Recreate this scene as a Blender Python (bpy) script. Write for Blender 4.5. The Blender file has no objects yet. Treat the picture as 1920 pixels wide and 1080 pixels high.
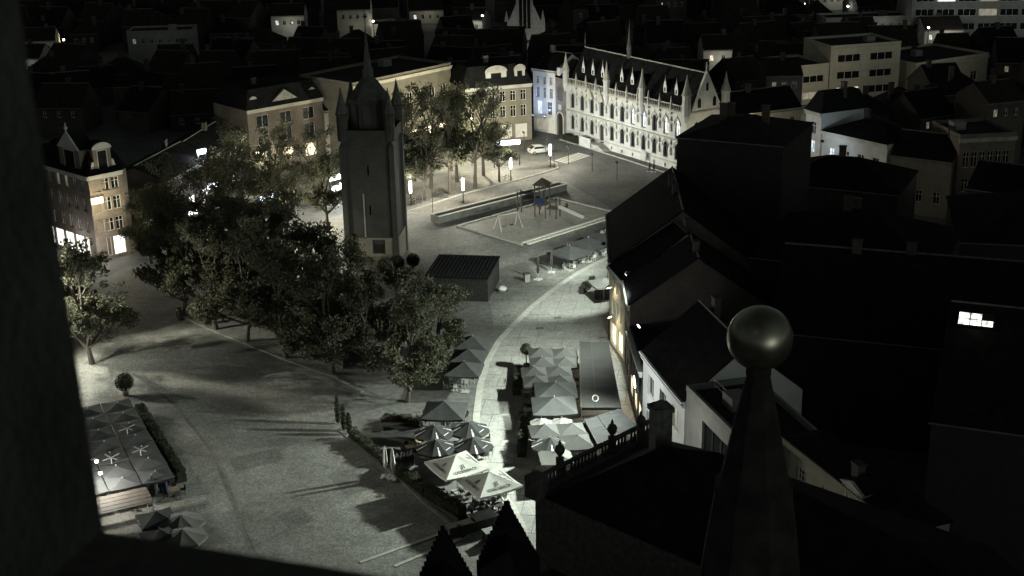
import bpy, bmesh, math, random
from mathutils import Vector, Matrix
random.seed(7)
sc = bpy.context.scene
COL = sc.collection
R_ = math.radians

# ------------------------------------------------------------------ camera
PITCH, ROLL, CAM_H = R_(19.25), R_(-1.25), 58.0
fwd = Vector((0, math.cos(PITCH), -math.sin(PITCH)))
rgt = Vector((1, 0, 0)); upv = rgt.cross(fwd)
cr = rgt * math.cos(ROLL) + upv * math.sin(ROLL)
cu = -rgt * math.sin(ROLL) + upv * math.cos(ROLL)
cam = bpy.data.cameras.new('camera'); camo = bpy.data.objects.new('camera', cam); COL.objects.link(camo)
camo.matrix_world = Matrix(((cr.x, cu.x, -fwd.x, 0), (cr.y, cu.y, -fwd.y, 0), (cr.z, cu.z, -fwd.z, CAM_H), (0, 0, 0, 1)))
cam.sensor_width = 36; cam.lens = 36 * 2550 / 1920
cam.clip_start = 0.05; cam.clip_end = 4000
cam.dof.use_dof = True; cam.dof.focus_distance = 170; cam.dof.aperture_fstop = 9
sc.camera = camo

# ------------------------------------------------------------------ night sky, exposure
wd = bpy.data.worlds.new('World'); sc.world = wd; wd.use_nodes = True
nt = wd.node_tree; bg = nt.nodes['Background']
sky = nt.nodes.new('ShaderNodeTexSky'); sky.sky_type = 'NISHITA'; sky.sun_disc = False
sky.sun_elevation = R_(3); sky.sun_rotation = R_(150)
hsv = nt.nodes.new('ShaderNodeHueSaturation'); hsv.inputs['Saturation'].default_value = 0.1
tint = nt.nodes.new('ShaderNodeMix'); tint.data_type = 'RGBA'; tint.blend_type = 'MULTIPLY'; tint.inputs[0].default_value = 1; tint.inputs[7].default_value = (.86, 1, .9, 1)
nt.links.new(sky.outputs[0], hsv.inputs['Color']); nt.links.new(hsv.outputs[0], tint.inputs[6]); nt.links.new(tint.outputs[2], bg.inputs[0])
bg.inputs[1].default_value = 0.02
moon = bpy.data.lights.new('moon', 'SUN'); moon.energy = 0.0015; moon.angle = R_(0.5); moon.color = (0.9, 0.95, 1)
mo = bpy.data.objects.new('moon', moon); COL.objects.link(mo); mo.rotation_euler = (R_(50), 0, R_(-30))
vs = sc.view_settings; vs.view_transform = 'Standard'; vs.look = 'None'; vs.exposure = 0.85; vs.gamma = 1; vs.use_curve_mapping = False
sc.cycles.use_light_tree = True
sc.cycles.sample_clamp_direct = 6
sc.cycles.max_bounces = 5; sc.cycles.transparent_max_bounces = 6
sc.cycles.sample_clamp_indirect = 3

# ------------------------------------------------------------------ materials
MATS = {}
def mat(name, col, rough=0.85, var=0.25, scale=3.0, bump=0.0, metal=0.0, spec=0.3, col2=None, detail=4):
    if name in MATS: return MATS[name]
    m = bpy.data.materials.new(name); m.use_nodes = True
    n = m.node_tree.nodes; l = m.node_tree.links; p = n['Principled BSDF']
    p.inputs['Roughness'].default_value = rough; p.inputs['Metallic'].default_value = metal
    p.inputs['Specular IOR Level'].default_value = spec
    tc = n.new('ShaderNodeTexCoord'); nz = n.new('ShaderNodeTexNoise'); nz.inputs['Scale'].default_value = scale; nz.inputs['Detail'].default_value = detail
    l.new(tc.outputs['Object'], nz.inputs['Vector'])
    mx = n.new('ShaderNodeMix'); mx.data_type = 'RGBA'
    rp = n.new('ShaderNodeMapRange'); rp.inputs[1].default_value = 0.3; rp.inputs[2].default_value = 0.7
    l.new(nz.outputs[0], rp.inputs[0]); l.new(rp.outputs[0], mx.inputs[0])
    c2 = col2 or tuple(c * (1 + var) for c in col)
    c1 = tuple(c * (1 - var) for c in col)
    mx.inputs[6].default_value = (*c1, 1); mx.inputs[7].default_value = (*c2, 1)
    l.new(mx.outputs[2], p.inputs['Base Color'])
    if bump:
        b = n.new('ShaderNodeBump'); b.inputs['Strength'].default_value = bump; b.inputs['Distance'].default_value = 0.03
        n2 = n.new('ShaderNodeTexNoise'); n2.inputs['Scale'].default_value = scale * 9
        l.new(tc.outputs['Object'], n2.inputs['Vector']); l.new(n2.outputs[0], b.inputs['Height']); l.new(b.outputs[0], p.inputs['Normal'])
    MATS[name] = m; return m
def glow(name, col, strength):
    if name in MATS: return MATS[name]
    m = bpy.data.materials.new(name); m.use_nodes = True
    n = m.node_tree.nodes; l = m.node_tree.links; p = n['Principled BSDF']
    p.inputs['Base Color'].default_value = (0.5, 0.5, 0.5, 1)
    p.inputs['Emission Color'].default_value = (*col, 1); p.inputs['Emission Strength'].default_value = strength
    MATS[name] = m; return m
def glow_room(name, col, strength, scale=0.9):
    """a lit interior seen through a pane: uneven furniture-and-wall brightness"""
    if name in MATS: return MATS[name]
    m = glow(name, col, strength)
    n = m.node_tree.nodes; l = m.node_tree.links; p = n['Principled BSDF']
    tc = n.new('ShaderNodeTexCoord'); v = n.new('ShaderNodeTexVoronoi'); v.inputs['Scale'].default_value = scale; v.distance = 'CHEBYCHEV'
    rp = n.new('ShaderNodeMapRange'); rp.inputs[3].default_value = 0.1 * strength; rp.inputs[4].default_value = strength * 1.25
    l.new(tc.outputs['Object'], v.inputs['Vector']); l.new(v.outputs['Color'], rp.inputs[0]); l.new(rp.outputs[0], p.inputs['Emission Strength'])
    return m
def masonry(name, col, mortar, bw=0.22, bh=0.075, var=0.3):
    m = bpy.data.materials.new(name); m.use_nodes = True
    n = m.node_tree.nodes; l = m.node_tree.links; p = n['Principled BSDF']; p.inputs['Roughness'].default_value = 0.9
    tc = n.new('ShaderNodeTexCoord'); sp = n.new('ShaderNodeSeparateXYZ'); cb = n.new('ShaderNodeCombineXYZ'); ad = n.new('ShaderNodeMath')
    l.new(tc.outputs['Object'], sp.inputs[0]); l.new(sp.outputs[0], ad.inputs[0]); l.new(sp.outputs[1], ad.inputs[1])
    l.new(ad.outputs[0], cb.inputs[0]); l.new(sp.outputs[2], cb.inputs[1])
    b = n.new('ShaderNodeTexBrick'); l.new(cb.outputs[0], b.inputs['Vector']); b.inputs['Scale'].default_value = 1
    b.inputs['Brick Width'].default_value = bw; b.inputs['Row Height'].default_value = bh; b.inputs['Mortar Size'].default_value = 0.008
    b.inputs['Color1'].default_value = (*[c * (1 - var) for c in col], 1); b.inputs['Color2'].default_value = (*[c * (1 + var) for c in col], 1)
    b.inputs['Mortar'].default_value = (*mortar, 1)
    nz = n.new('ShaderNodeTexNoise'); nz.inputs['Scale'].default_value = 0.35; nz.inputs['Detail'].default_value = 6
    l.new(tc.outputs['Object'], nz.inputs['Vector'])
    mr = n.new('ShaderNodeMapRange'); mr.inputs[1].default_value = .3; mr.inputs[2].default_value = .7; mr.inputs[3].default_value = 0.65; mr.inputs[4].default_value = 1.15
    l.new(nz.outputs[0], mr.inputs[0])
    mx = n.new('ShaderNodeMix'); mx.data_type = 'RGBA'; mx.blend_type = 'MULTIPLY'; mx.inputs[0].default_value = 1
    l.new(b.outputs['Color'], mx.inputs[6]); l.new(mr.outputs[0], mx.inputs[7]); l.new(mx.outputs[2], p.inputs['Base Color'])
    MATS[name] = m; return m
def leafmat(name, col):
    m = bpy.data.materials.new(name); m.use_nodes = True
    n = m.node_tree.nodes; l = m.node_tree.links
    p = n['Principled BSDF']; out = n['Material Output']
    p.inputs['Roughness'].default_value = 0.65; p.inputs['Specular IOR Level'].default_value = 0.2
    tc = n.new('ShaderNodeTexCoord'); nz = n.new('ShaderNodeTexNoise'); nz.inputs['Scale'].default_value = 1.1; nz.inputs['Detail'].default_value = 3
    oi = n.new('ShaderNodeObjectInfo'); l.new(tc.outputs['Object'], nz.inputs['Vector'])
    mx = n.new('ShaderNodeMix'); mx.data_type = 'RGBA'; l.new(nz.outputs[0], mx.inputs[0])
    mx.inputs[6].default_value = (*[c * 0.6 for c in col], 1); mx.inputs[7].default_value = (*[c * 1.4 for c in col], 1)
    l.new(mx.outputs[2], p.inputs['Base Color'])
    tr = n.new('ShaderNodeBsdfTranslucent'); l.new(mx.outputs[2], tr.inputs[0])
    ms = n.new('ShaderNodeMixShader'); ms.inputs[0].default_value = 0.35
    l.new(p.outputs[0], ms.inputs[1]); l.new(tr.outputs[0], ms.inputs[2]); l.new(ms.outputs[0], out.inputs[0])
    MATS[name] = m; return m

def cobbles(name, col, size, stain=0.5, jdark=0.5, stain_scale=0.12, streak=False):
    m = bpy.data.materials.new(name); m.use_nodes = True
    n = m.node_tree.nodes; l = m.node_tree.links; p = n['Principled BSDF']
    p.inputs['Roughness'].default_value = 0.72; p.inputs['Specular IOR Level'].default_value = 0.35
    tc = n.new('ShaderNodeTexCoord'); mp = n.new('ShaderNodeMapping'); mp.inputs['Rotation'].default_value = (0, 0, 0.75)
    l.new(tc.outputs['Object'], mp.inputs[0])
    v = n.new('ShaderNodeTexVoronoi'); v.inputs['Scale'].default_value = 1 / size; v.inputs['Randomness'].default_value = 0.6
    vd = n.new('ShaderNodeTexVoronoi'); vd.feature = 'DISTANCE_TO_EDGE'; vd.inputs['Scale'].default_value = 1 / size; vd.inputs['Randomness'].default_value = 0.6
    l.new(mp.outputs[0], v.inputs['Vector']); l.new(mp.outputs[0], vd.inputs['Vector'])
    sg = n.new('ShaderNodeSeparateColor'); l.new(v.outputs['Color'], sg.inputs[0])
    m1 = n.new('ShaderNodeMapRange'); m1.inputs[3].default_value = 0.72; m1.inputs[4].default_value = 1.28; l.new(sg.outputs[0], m1.inputs[0])
    m2 = n.new('ShaderNodeMapRange'); m2.inputs[1].default_value = 0; m2.inputs[2].default_value = 0.1; m2.inputs[3].default_value = jdark; m2.inputs[4].default_value = 1; l.new(vd.outputs[0], m2.inputs[0])
    a = n.new('ShaderNodeMath'); a.operation = 'MULTIPLY'; l.new(m1.outputs[0], a.inputs[0]); l.new(m2.outputs[0], a.inputs[1])
    nz = n.new('ShaderNodeTexNoise'); nz.inputs['Scale'].default_value = stain_scale; nz.inputs['Detail'].default_value = 9; nz.inputs['Roughness'].default_value = 0.68
    l.new(tc.outputs['Object'], nz.inputs['Vector'])
    m3 = n.new('ShaderNodeMapRange'); m3.inputs[1].default_value = 0.32; m3.inputs[2].default_value = 0.68; m3.inputs[3].default_value = 1 - stain; m3.inputs[4].default_value = 1 + stain * .5
    l.new(nz.outputs[0], m3.inputs[0])
    n4 = n.new('ShaderNodeTexNoise'); n4.inputs['Scale'].default_value = 1.3; n4.inputs['Detail'].default_value = 6; n4.inputs['Roughness'].default_value = 0.75
    l.new(tc.outputs['Object'], n4.inputs['Vector'])
    m5 = n.new('ShaderNodeMapRange'); m5.inputs[1].default_value = 0.3; m5.inputs[2].default_value = 0.7; m5.inputs[3].default_value = 0.78; m5.inputs[4].default_value = 1.2
    l.new(n4.outputs[0], m5.inputs[0])
    b0 = n.new('ShaderNodeMath'); b0.operation = 'MULTIPLY'; l.new(a.outputs[0], b0.inputs[0]); l.new(m5.outputs[0], b0.inputs[1])
    b = n.new('ShaderNodeMath'); b.operation = 'MULTIPLY'; l.new(b0.outputs[0], b.inputs[0]); l.new(m3.outputs[0], b.inputs[1])
    if streak:                                   # tyre and sweeping tracks, worn bands
        mq = n.new('ShaderNodeMapping'); mq.inputs['Rotation'].default_value = (0, 0, 0.9); mq.inputs['Scale'].default_value = (0.06, 0.9, 1)
        l.new(tc.outputs['Object'], mq.inputs[0]); ns = n.new('ShaderNodeTexNoise'); ns.inputs['Scale'].default_value = 1; ns.inputs['Detail'].default_value = 7; ns.inputs['Roughness'].default_value = .7
        l.new(mq.outputs[0], ns.inputs['Vector']); m6 = n.new('ShaderNodeMapRange'); m6.inputs[1].default_value = .3; m6.inputs[2].default_value = .7; m6.inputs[3].default_value = .82; m6.inputs[4].default_value = 1.15
        l.new(ns.outputs[0], m6.inputs[0]); b9 = n.new('ShaderNodeMath'); b9.operation = 'MULTIPLY'; l.new(b.outputs[0], b9.inputs[0]); l.new(m6.outputs[0], b9.inputs[1]); b = b9
    mx = n.new('ShaderNodeMix'); mx.data_type = 'RGBA'; mx.blend_type = 'MULTIPLY'; mx.inputs[0].default_value = 1
    mx.inputs[6].default_value = (*col, 1); l.new(b.outputs[0], mx.inputs[7]); l.new(mx.outputs[2], p.inputs['Base Color'])
    bp = n.new('ShaderNodeBump'); bp.inputs['Strength'].default_value = 0.5; bp.inputs['Distance'].default_value = 0.02
    l.new(m2.outputs[0], bp.inputs['Height']); l.new(bp.outputs[0], p.inputs['Normal'])
    MATS[name] = m; return m

M = {}
M['cobble'] = cobbles('square_cobbles', (0.225, 0.225, 0.21), 0.16, 0.5, streak=True)
M['patch'] = cobbles('patched_setts', (0.15, 0.15, 0.14), 0.16, 0.4)
M['cobble_warm'] = cobbles('promenade_setts', (0.2, 0.19, 0.168), 0.2, 0.4, streak=True)
M['slab'] = cobbles('street_slabs', (0.31, 0.31, 0.295), 0.09, 0.3, 0.8, 0.35)
M['asphalt'] = cobbles('road_setts', (0.15, 0.15, 0.145), 0.12, 0.5, streak=True)
M['sand'] = cobbles('play_sand', (0.36, 0.35, 0.32), 0.06, 0.3, 0.8)
M['kerb'] = mat('kerb_stone', (0.38, 0.38, 0.35), 0.8, 0.2, 1.5)
M['kerbdark'] = mat('kerb_dark', (0.12, 0.12, 0.115), 0.8, 0.3, 1.5)
M['white'] = mat('white_paint', (0.75, 0.75, 0.72), 0.6, 0.1, 2)
M['basin'] = mat('dark_concrete', (0.15, 0.15, 0.14), 0.85, 0.3, 0.8, 0.2)
M['concrete'] = mat('concrete', (0.33, 0.33, 0.31), 0.85, 0.25, 0.8, 0.2)
M['limestone'] = mat('limestone', (0.47, 0.475, 0.465), 0.9, 0.16, 0.6, 0.3)
M['limetrim'] = mat('limestone_trim', (0.36, 0.35, 0.32), 0.9, 0.25, 1.5, 0.2)
M['brick'] = masonry('brown_brick', (0.17, 0.135, 0.11), (0.22, 0.21, 0.19))
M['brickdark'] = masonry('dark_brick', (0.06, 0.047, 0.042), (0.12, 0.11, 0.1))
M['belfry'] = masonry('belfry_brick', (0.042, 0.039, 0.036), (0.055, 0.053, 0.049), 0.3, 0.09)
M['gothbrick'] = masonry('gothic_brick', (0.15, 0.13, 0.13), (0.3, 0.29, 0.28))
M['slate'] = mat('slate_roof', (0.013, 0.0135, 0.0145), 0.95, 0.35, 1.2, 0.3, spec=0.05)
M['tile'] = mat('clay_tile_roof', (0.03, 0.025, 0.022), 0.9, 0.35, 1.5, 0.3, spec=0.1)
M['bitumen'] = mat('bitumen_roof', (0.025, 0.025, 0.025), 0.9, 0.3, 0.8, spec=0.1)
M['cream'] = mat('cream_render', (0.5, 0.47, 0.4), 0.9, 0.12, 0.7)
M['pale'] = mat('pale_render', (0.55, 0.55, 0.52), 0.9, 0.12, 0.6)
M['bluewhite'] = mat('white_render', (0.62, 0.63, 0.64), 0.9, 0.1, 0.7)
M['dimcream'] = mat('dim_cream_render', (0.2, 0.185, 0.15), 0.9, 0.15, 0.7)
M['jamb'] = mat('jamb_stone', (0.07, 0.072, 0.068), 0.95, 0.3, 9, 0.5)
M['grey'] = mat('grey_render', (0.25, 0.25, 0.24), 0.9, 0.15, 0.7)
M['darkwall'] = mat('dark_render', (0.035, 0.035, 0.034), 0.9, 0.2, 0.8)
M['glass'] = mat('window_glass', (0.012, 0.013, 0.015), 0.12, 0.3, 2, spec=0.5)
M['frame'] = mat('white_window_frame', (0.6, 0.6, 0.56), 0.5, 0.08, 4)
M['framedark'] = mat('dark_window_frame', (0.05, 0.05, 0.05), 0.5, 0.1, 4)
M['door'] = mat('dark_door', (0.03, 0.026, 0.022), 0.5, 0.2, 3)
M['steel'] = mat('dark_steel', (0.05, 0.05, 0.05), 0.45, 0.2, 4, metal=0.6)
M['alu'] = mat('pale_steel', (0.45, 0.45, 0.45), 0.4, 0.15, 4, metal=0.5)
M['wood'] = mat('weathered_wood', (0.07, 0.058, 0.046), 0.8, 0.3, 3)
M['tabletop'] = mat('table_wood', (0.32, 0.24, 0.17), 0.7, 0.2, 3)
M['wooddark'] = mat('dark_boards', (0.03, 0.029, 0.028), 0.85, 0.25, 2)
M['beam'] = mat('bench_beam', (0.62, 0.6, 0.54), 0.8, 0.12, 2)
M['pdark'] = mat('charcoal_canvas', (0.044, 0.046, 0.046), 0.95, 0.15, 1.2, spec=0.1)
M['pgrey'] = mat('grey_canvas', (0.052, 0.053, 0.052), 0.95, 0.12, 1.2, spec=0.1)
M['pblack'] = mat('black_canvas', (0.035, 0.036, 0.037), 0.95, 0.15, 1.2, spec=0.1)
M['plight'] = mat('pale_canvas', (0.14, 0.14, 0.135), 0.95, 0.08, 1.2, spec=0.1)
M['pwhite'] = mat('white_canvas', (0.72, 0.72, 0.68), 0.95, 0.06, 1.2, spec=0.1)
M['awning'] = mat('taupe_awning', (0.03, 0.03, 0.029), 0.95, 0.12, 0.5, spec=0.1)
M['bark'] = mat('bark', (0.07, 0.06, 0.05), 0.95, 0.35, 4, 0.4)
M['leaf'] = leafmat('plane_leaves', (0.075, 0.078, 0.052))
M['hedge'] = leafmat('hedge_leaves', (0.045, 0.052, 0.035))
M['cypress'] = leafmat('cypress_leaves', (0.028, 0.036, 0.022))
M['stonedark'] = mat('weathered_stone', (0.11, 0.108, 0.1), 0.95, 0.35, 3, 0.5)
M['pinnacle'] = mat('dark_pinnacle_stone', (0.028, 0.028, 0.026), 0.95, 0.5, 4, 0.6)  # very dark stone colour, mottled at random
M['spire'] = mat('lead_spire', (0.07, 0.07, 0.068), 0.7, 0.3, 2)
M['copper'] = mat('tarnished_copper', (0.32, 0.3, 0.25), 0.3, 0.6, 2.5, metal=0.9, detail=8)
M['chair'] = mat('dark_wicker', (0.05, 0.048, 0.045), 0.8, 0.3, 5)
M['chairlight'] = mat('pale_chair', (0.5, 0.5, 0.48), 0.6, 0.1, 5)
M['carpaint'] = mat('white_car_paint', (0.75, 0.75, 0.75), 0.25, 0.03, 2, spec=0.6)
M['tyre'] = mat('tyre_rubber', (0.02, 0.02, 0.02), 0.9, 0.2, 4)
M['cloth'] = mat('dark_clothing', (0.04, 0.042, 0.05), 0.95, 0.2, 5)
M['skin'] = mat('skin', (0.4, 0.28, 0.22), 0.6, 0.1, 5)
M['hair'] = mat('brown_hair', (0.03, 0.022, 0.016), 0.7, 0.2, 8)
M['blue'] = mat('blue_plastic', (0.02, 0.03, 0.08), 0.5, 0.1, 4)
M['terracotta'] = mat('planter_clay', (0.16, 0.13, 0.11), 0.9, 0.2, 3)
M['ink'] = mat('print_ink', (0.03, 0.03, 0.03), 0.9, 0.05, 3)
M['mark'] = mat('printed_white', (0.7, 0.7, 0.68), 0.9, 0.05, 3)
G = {}
G['win_warm'] = glow_room('lit_room_warm', (1, 0.82, 0.5), 1.2)
G['win_white'] = glow_room('lit_room_white', (0.95, 1, 0.95), 0.9)
G['win_cool'] = glow_room('lit_room_cool', (0.75, 0.87, 1), 0.75)
G['win_dim'] = glow_room('dim_room', (1, 0.85, 0.6), 0.16)
G['rooflight'] = glow_room('roof_light_room', (1, 0.97, 0.85), 1.6, 2.6)
G['shop'] = glow_room('shop_interior', (1, 0.97, 0.9), 1.7, 2.2)
G['shopcool'] = glow_room('shop_interior_cool', (0.8, 0.92, 1), 3.5, 1.3)
G['shopwarm'] = glow_room('shop_interior_warm', (1, 0.85, 0.55), 1.8, 1.3)
G['sign'] = glow('sign_white', (0.85, 0.94, 1), 6.0)
G['signblue'] = glow('sign_blue', (0.5, 0.68, 1), 3.0)
G['column'] = glow('lamp_diffuser', (1, 0.97, 0.88), 9)
G['lens'] = glow('flood_lens', (1, 0.97, 0.9), 40)
G['lenswarm'] = glow('warm_lens', (1, 0.85, 0.5), 20)
G['lenscool'] = glow('cool_lens', (0.8, 0.9, 1), 14)

# ------------------------------------------------------------------ mesh helpers
class MB:
    def __init__(s): s.v = []; s.f = []
    def add(s, vs, fs):
        o = len(s.v); s.v += [tuple(v) for v in vs]; s.f += [tuple(i + o for i in f) for f in fs]; return s
    def box(s, x0, x1, y0, y1, z0, z1):
        return s.add([(x0, y0, z0), (x1, y0, z0), (x1, y1, z0), (x0, y1, z0), (x0, y0, z1), (x1, y0, z1), (x1, y1, z1), (x0, y1, z1)],
                     [(0, 3, 2, 1), (4, 5, 6, 7), (0, 1, 5, 4), (1, 2, 6, 5), (2, 3, 7, 6), (3, 0, 4, 7)])
    def cbox(s, c, d, rz=0):
        a = MB().box(-d[0] / 2, d[0] / 2, -d[1] / 2, d[1] / 2, -d[2] / 2, d[2] / 2)
        co, si = math.cos(rz), math.sin(rz)
        return s.add([(c[0] + x * co - y * si, c[1] + x * si + y * co, c[2] + z) for x, y, z in a.v], a.f)
    def bar(s, p0, p1, r0, r1=None, n=6):
        r1 = r0 if r1 is None else r1
        p0 = Vector(p0); p1 = Vector(p1); d = (p1 - p0).normalized()
        a = d.cross(Vector((0, 0, 1)) if abs(d.z) < .9 else Vector((1, 0, 0))).normalized(); b = d.cross(a)
        vs = [p0 + (a * math.cos(t) + b * math.sin(t)) * r0 for t in [2 * math.pi * i / n for i in range(n)]]
        vs += [p1 + (a * math.cos(t) + b * math.sin(t)) * r1 for t in [2 * math.pi * i / n for i in range(n)]]
        fs = [(i, i + n, (i + 1) % n + n, (i + 1) % n) for i in range(n)] + [tuple(range(n)), tuple(range(2 * n - 1, n - 1, -1))]
        return s.add(vs, fs)
    def lathe(s, prof, n=12, c=(0, 0, 0), rot=0):
        vs = []; fs = []
        for r, z in prof:
            vs += [(c[0] + r * math.cos(rot + 2 * math.pi * i / n), c[1] + r * math.sin(rot + 2 * math.pi * i / n), c[2] + z) for i in range(n)]
        for k in range(len(prof) - 1):
            for i in range(n): fs.append((k * n + i, k * n + (i + 1) % n, (k + 1) * n + (i + 1) % n, (k + 1) * n + i))
        fs.append(tuple(range(n - 1, -1, -1))); fs.append(tuple((len(prof) - 1) * n + i for i in range(n)))
        return s.add(vs, fs)
    def prism(s, poly, z0, z1):
        n = len(poly)
        a = sum(poly[i][0] * poly[(i + 1) % n][1] - poly[(i + 1) % n][0] * poly[i][1] for i in range(n))
        if a < 0: poly = poly[::-1]
        vs = [(x, y, z0) for x, y in poly] + [(x, y, z1) for x, y in poly]
        return s.add(vs, [tuple(range(n - 1, -1, -1)), tuple(range(n, 2 * n))] + [(i, (i + 1) % n, (i + 1) % n + n, i + n) for i in range(n)])
    def xprism(s, poly, y0, y1):      # polygon in x,z extruded along y
        n = len(poly)
        vs = [(x, y0, z) for x, z in poly] + [(x, y1, z) for x, z in poly]
        return s.add(vs, [tuple(range(n)), tuple(range(2 * n - 1, n - 1, -1))] + [(i + n, (i + 1) % n + n, (i + 1) % n, i) for i in range(n)])
    def mesh(s, name, m, smooth=False):
        me = bpy.data.meshes.new(name); me.from_pydata(s.v, [], s.f); me.materials.append(m); me.update()
        if smooth:
            for p in me.polygons: p.use_smooth = True
        return me
    def build(s, name, m, parent=None, smooth=False, loc=None):
        return link(name, s.mesh(name, m, smooth), parent, loc)
def link(name, data, parent=None, loc=None, rz=0):
    o = bpy.data.objects.new(name, data); COL.objects.link(o)
    if parent: o.parent = parent
    if loc: o.location = loc
    if rz: o.rotation_euler = (0, 0, rz)
    return o
def thing(name, label, cat, loc=(0, 0, 0), rz=0, group=None):
    o = link(name, None, None, loc if len(loc) == 3 else (*loc, 0), rz); o.empty_display_size = 0.3
    return tag(o, label, cat, group)
def tag(o, label, cat, group=None):
    o['label'] = label; o['category'] = cat
    if group: o['group'] = group
    return o
def struct(o): o['kind'] = 'structure'; return o
def dup(root, loc, rz=None, label=None, group=None):
    r = root.copy(); COL.objects.link(r); r.location = loc if len(loc) == 3 else (*loc, 0)
    if rz is not None: r.rotation_euler = (0, 0, rz)
    if label: r['label'] = label
    if group: r['group'] = group
    for ch in root.children:
        c = ch.copy(); COL.objects.link(c); c.parent = r
        for g in ch.children:
            d = g.copy(); COL.objects.link(d); d.parent = c
    return r
def light(kind, loc, power, col, target=None, size=0.3, cone=150, blend=0.6, parent=None, name='lamp_light'):
    li = bpy.data.lights.new(name, kind); li.energy = power; li.color = col
    if kind == 'SPOT': li.spot_size = R_(cone); li.spot_blend = blend; li.shadow_soft_size = size
    elif kind == 'POINT': li.shadow_soft_size = size
    o = bpy.data.objects.new(name, li); COL.objects.link(o); o.location = loc
    if target is not None:
        o.rotation_euler = (Vector(target) - Vector(loc)).to_track_quat('-Z', 'Y').to_euler()
    return o
def globe(loc, label, power, col, g='lens', r=.16):
    t = thing('wall_lantern', label, 'wall lamp', tuple(loc))
    MB().lathe([(r * .4, -r), (r, -r * .5), (r, r * .5), (r * .4, r)], 12).build('glass_globe', G[g], t, smooth=True)
    MB().lathe([(r * .7, r + .002), (r * .5, r + .1), (.03, r + .16)], 10).bar((0, 0, r + .1), (-.6, -.3, r + .12), .03, n=5).build('bracket', M['steel'], t)
    light('POINT', (loc[0] + .1, loc[1] + .1, loc[2] - r - .15), power, col, size=.12)
    return t
def flood(loc, target, power, col, label, cone=150, lens='lens', size=0.12, group=None, arm=True, blend=0.5):
    """wall- or pole-mounted floodlight: housing, lens, bracket and its light"""
    loc = Vector(loc); d = (Vector(target) - loc).normalized()
    t = thing('floodlight', label, 'floodlight', tuple(loc), 0, group)
    q = d.to_track_quat('-Z', 'Y').to_matrix()
    def rot(mb): mb.v = [tuple(q @ Vector(v)) for v in mb.v]; return mb
    rot(MB().box(-.25, .25, -.18, .18, 0.02, .2)).build('housing', M['steel'], t)
    rot(MB().box(-.2, .2, -.14, .14, -.01, .02)).build('lens', G[lens], t)
    if arm: rot(MB().box(-.03, .03, -.03, .03, .2, .55)).build('bracket', M['steel'], t)
    light('SPOT', loc + d * 0.08, power, col, Vector(target), size, cone, blend)
    return t

# ------------------------------------------------------------------ ground
def sheet(name, poly, z, m, thick=0.0):
    mb = MB()
    if thick: mb.prism(poly, z - thick, z)
    else:
        n = len(poly); a = sum(poly[i][0] * poly[(i + 1) % n][1] - poly[(i + 1) % n][0] * poly[i][1] for i in range(n))
        p = poly if a > 0 else poly[::-1]
        mb.add([(x, y, z) for x, y in p], [tuple(range(n))])
    return struct(mb.build(name, m))
sheet('ground', [(-900, -60), (900, -60), (900, 2200), (-900, 2200)], -0.02, M['asphalt'])
sheet('square_paving', [(-42.00, 104.44), (-60, 60), (20, 60), (9.46, 126.03), (17.39, 191.04), (16.88, 198.95), (9.25, 219.29), (-13.35, 210.52), (-52.91, 178.52), (-59.26, 165.83)], 0.0, M['cobble'])
# curved street of big pale slabs
curve = [(15.30, 179.91), (11.69, 175.89), (8.93, 171.75), (5.50, 165.51), (2.61, 159.26), (0.23, 153.03), (-1.69, 147.37), (-2.99, 140.94), (-3.66, 134.23), (-3.93, 126.72), (-3.82, 120.49), (-3.13, 115.85), (-1.86, 111.47), (-0.42, 107.35), (0.68, 102.58)]
street = curve + [(3.2, 92), (9.5, 92), (13.6, 112), (12.1, 122), (11.9, 140), (11.1, 146), (12.2, 166), (13.4, 178)]
def clip(poly, rect):
    x0, x1, y0, y1 = rect
    for ax, lim, keep in ((0, x0, 1), (0, x1, -1), (1, y0, 1), (1, y1, -1)):
        out = []
        for i in range(len(poly)):
            a, b = poly[i], poly[(i + 1) % len(poly)]
            ia, ib = (a[ax] - lim) * keep >= 0, (b[ax] - lim) * keep >= 0
            if ia: out.append(a)
            if ia != ib:
                t = (lim - a[ax]) / (b[ax] - a[ax]); out.append((a[0] + (b[0] - a[0]) * t, a[1] + (b[1] - a[1]) * t))
        poly = out
        if len(poly) < 3: return []
    return poly
sb = sheet('street_bed', street, 0.006, M['kerbdark'])
th_ = R_(-8)
def rt(p, a): return (p[0] * math.cos(a) - p[1] * math.sin(a), p[0] * math.sin(a) + p[1] * math.cos(a))
rstreet = [rt(p, -th_) for p in street]
ys = 80.0; k = 0
while ys < 190:
    hgt = random.choice((2.6, 3.1, 3.6)); xs = -40.0 + (k % 3) * 0.9
    while xs < 60:
        wid = random.choice((2.2, 2.6, 3.0)); g = 0.032
        c = clip(rstreet, (xs + g, xs + wid - g, ys + g, ys + hgt - g))
        if c:
            ar = abs(sum(c[i][0] * c[(i + 1) % len(c)][1] - c[(i + 1) % len(c)][0] * c[i][1] for i in range(len(c)))) / 2
            if ar > 0.3: MB().prism([rt(p, th_) for p in c], 0.0062, 0.022 + random.uniform(-.004, .006)).build('paving_slab', M['slab'], sb)
        xs += wid
    ys += hgt; k += 1
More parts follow.
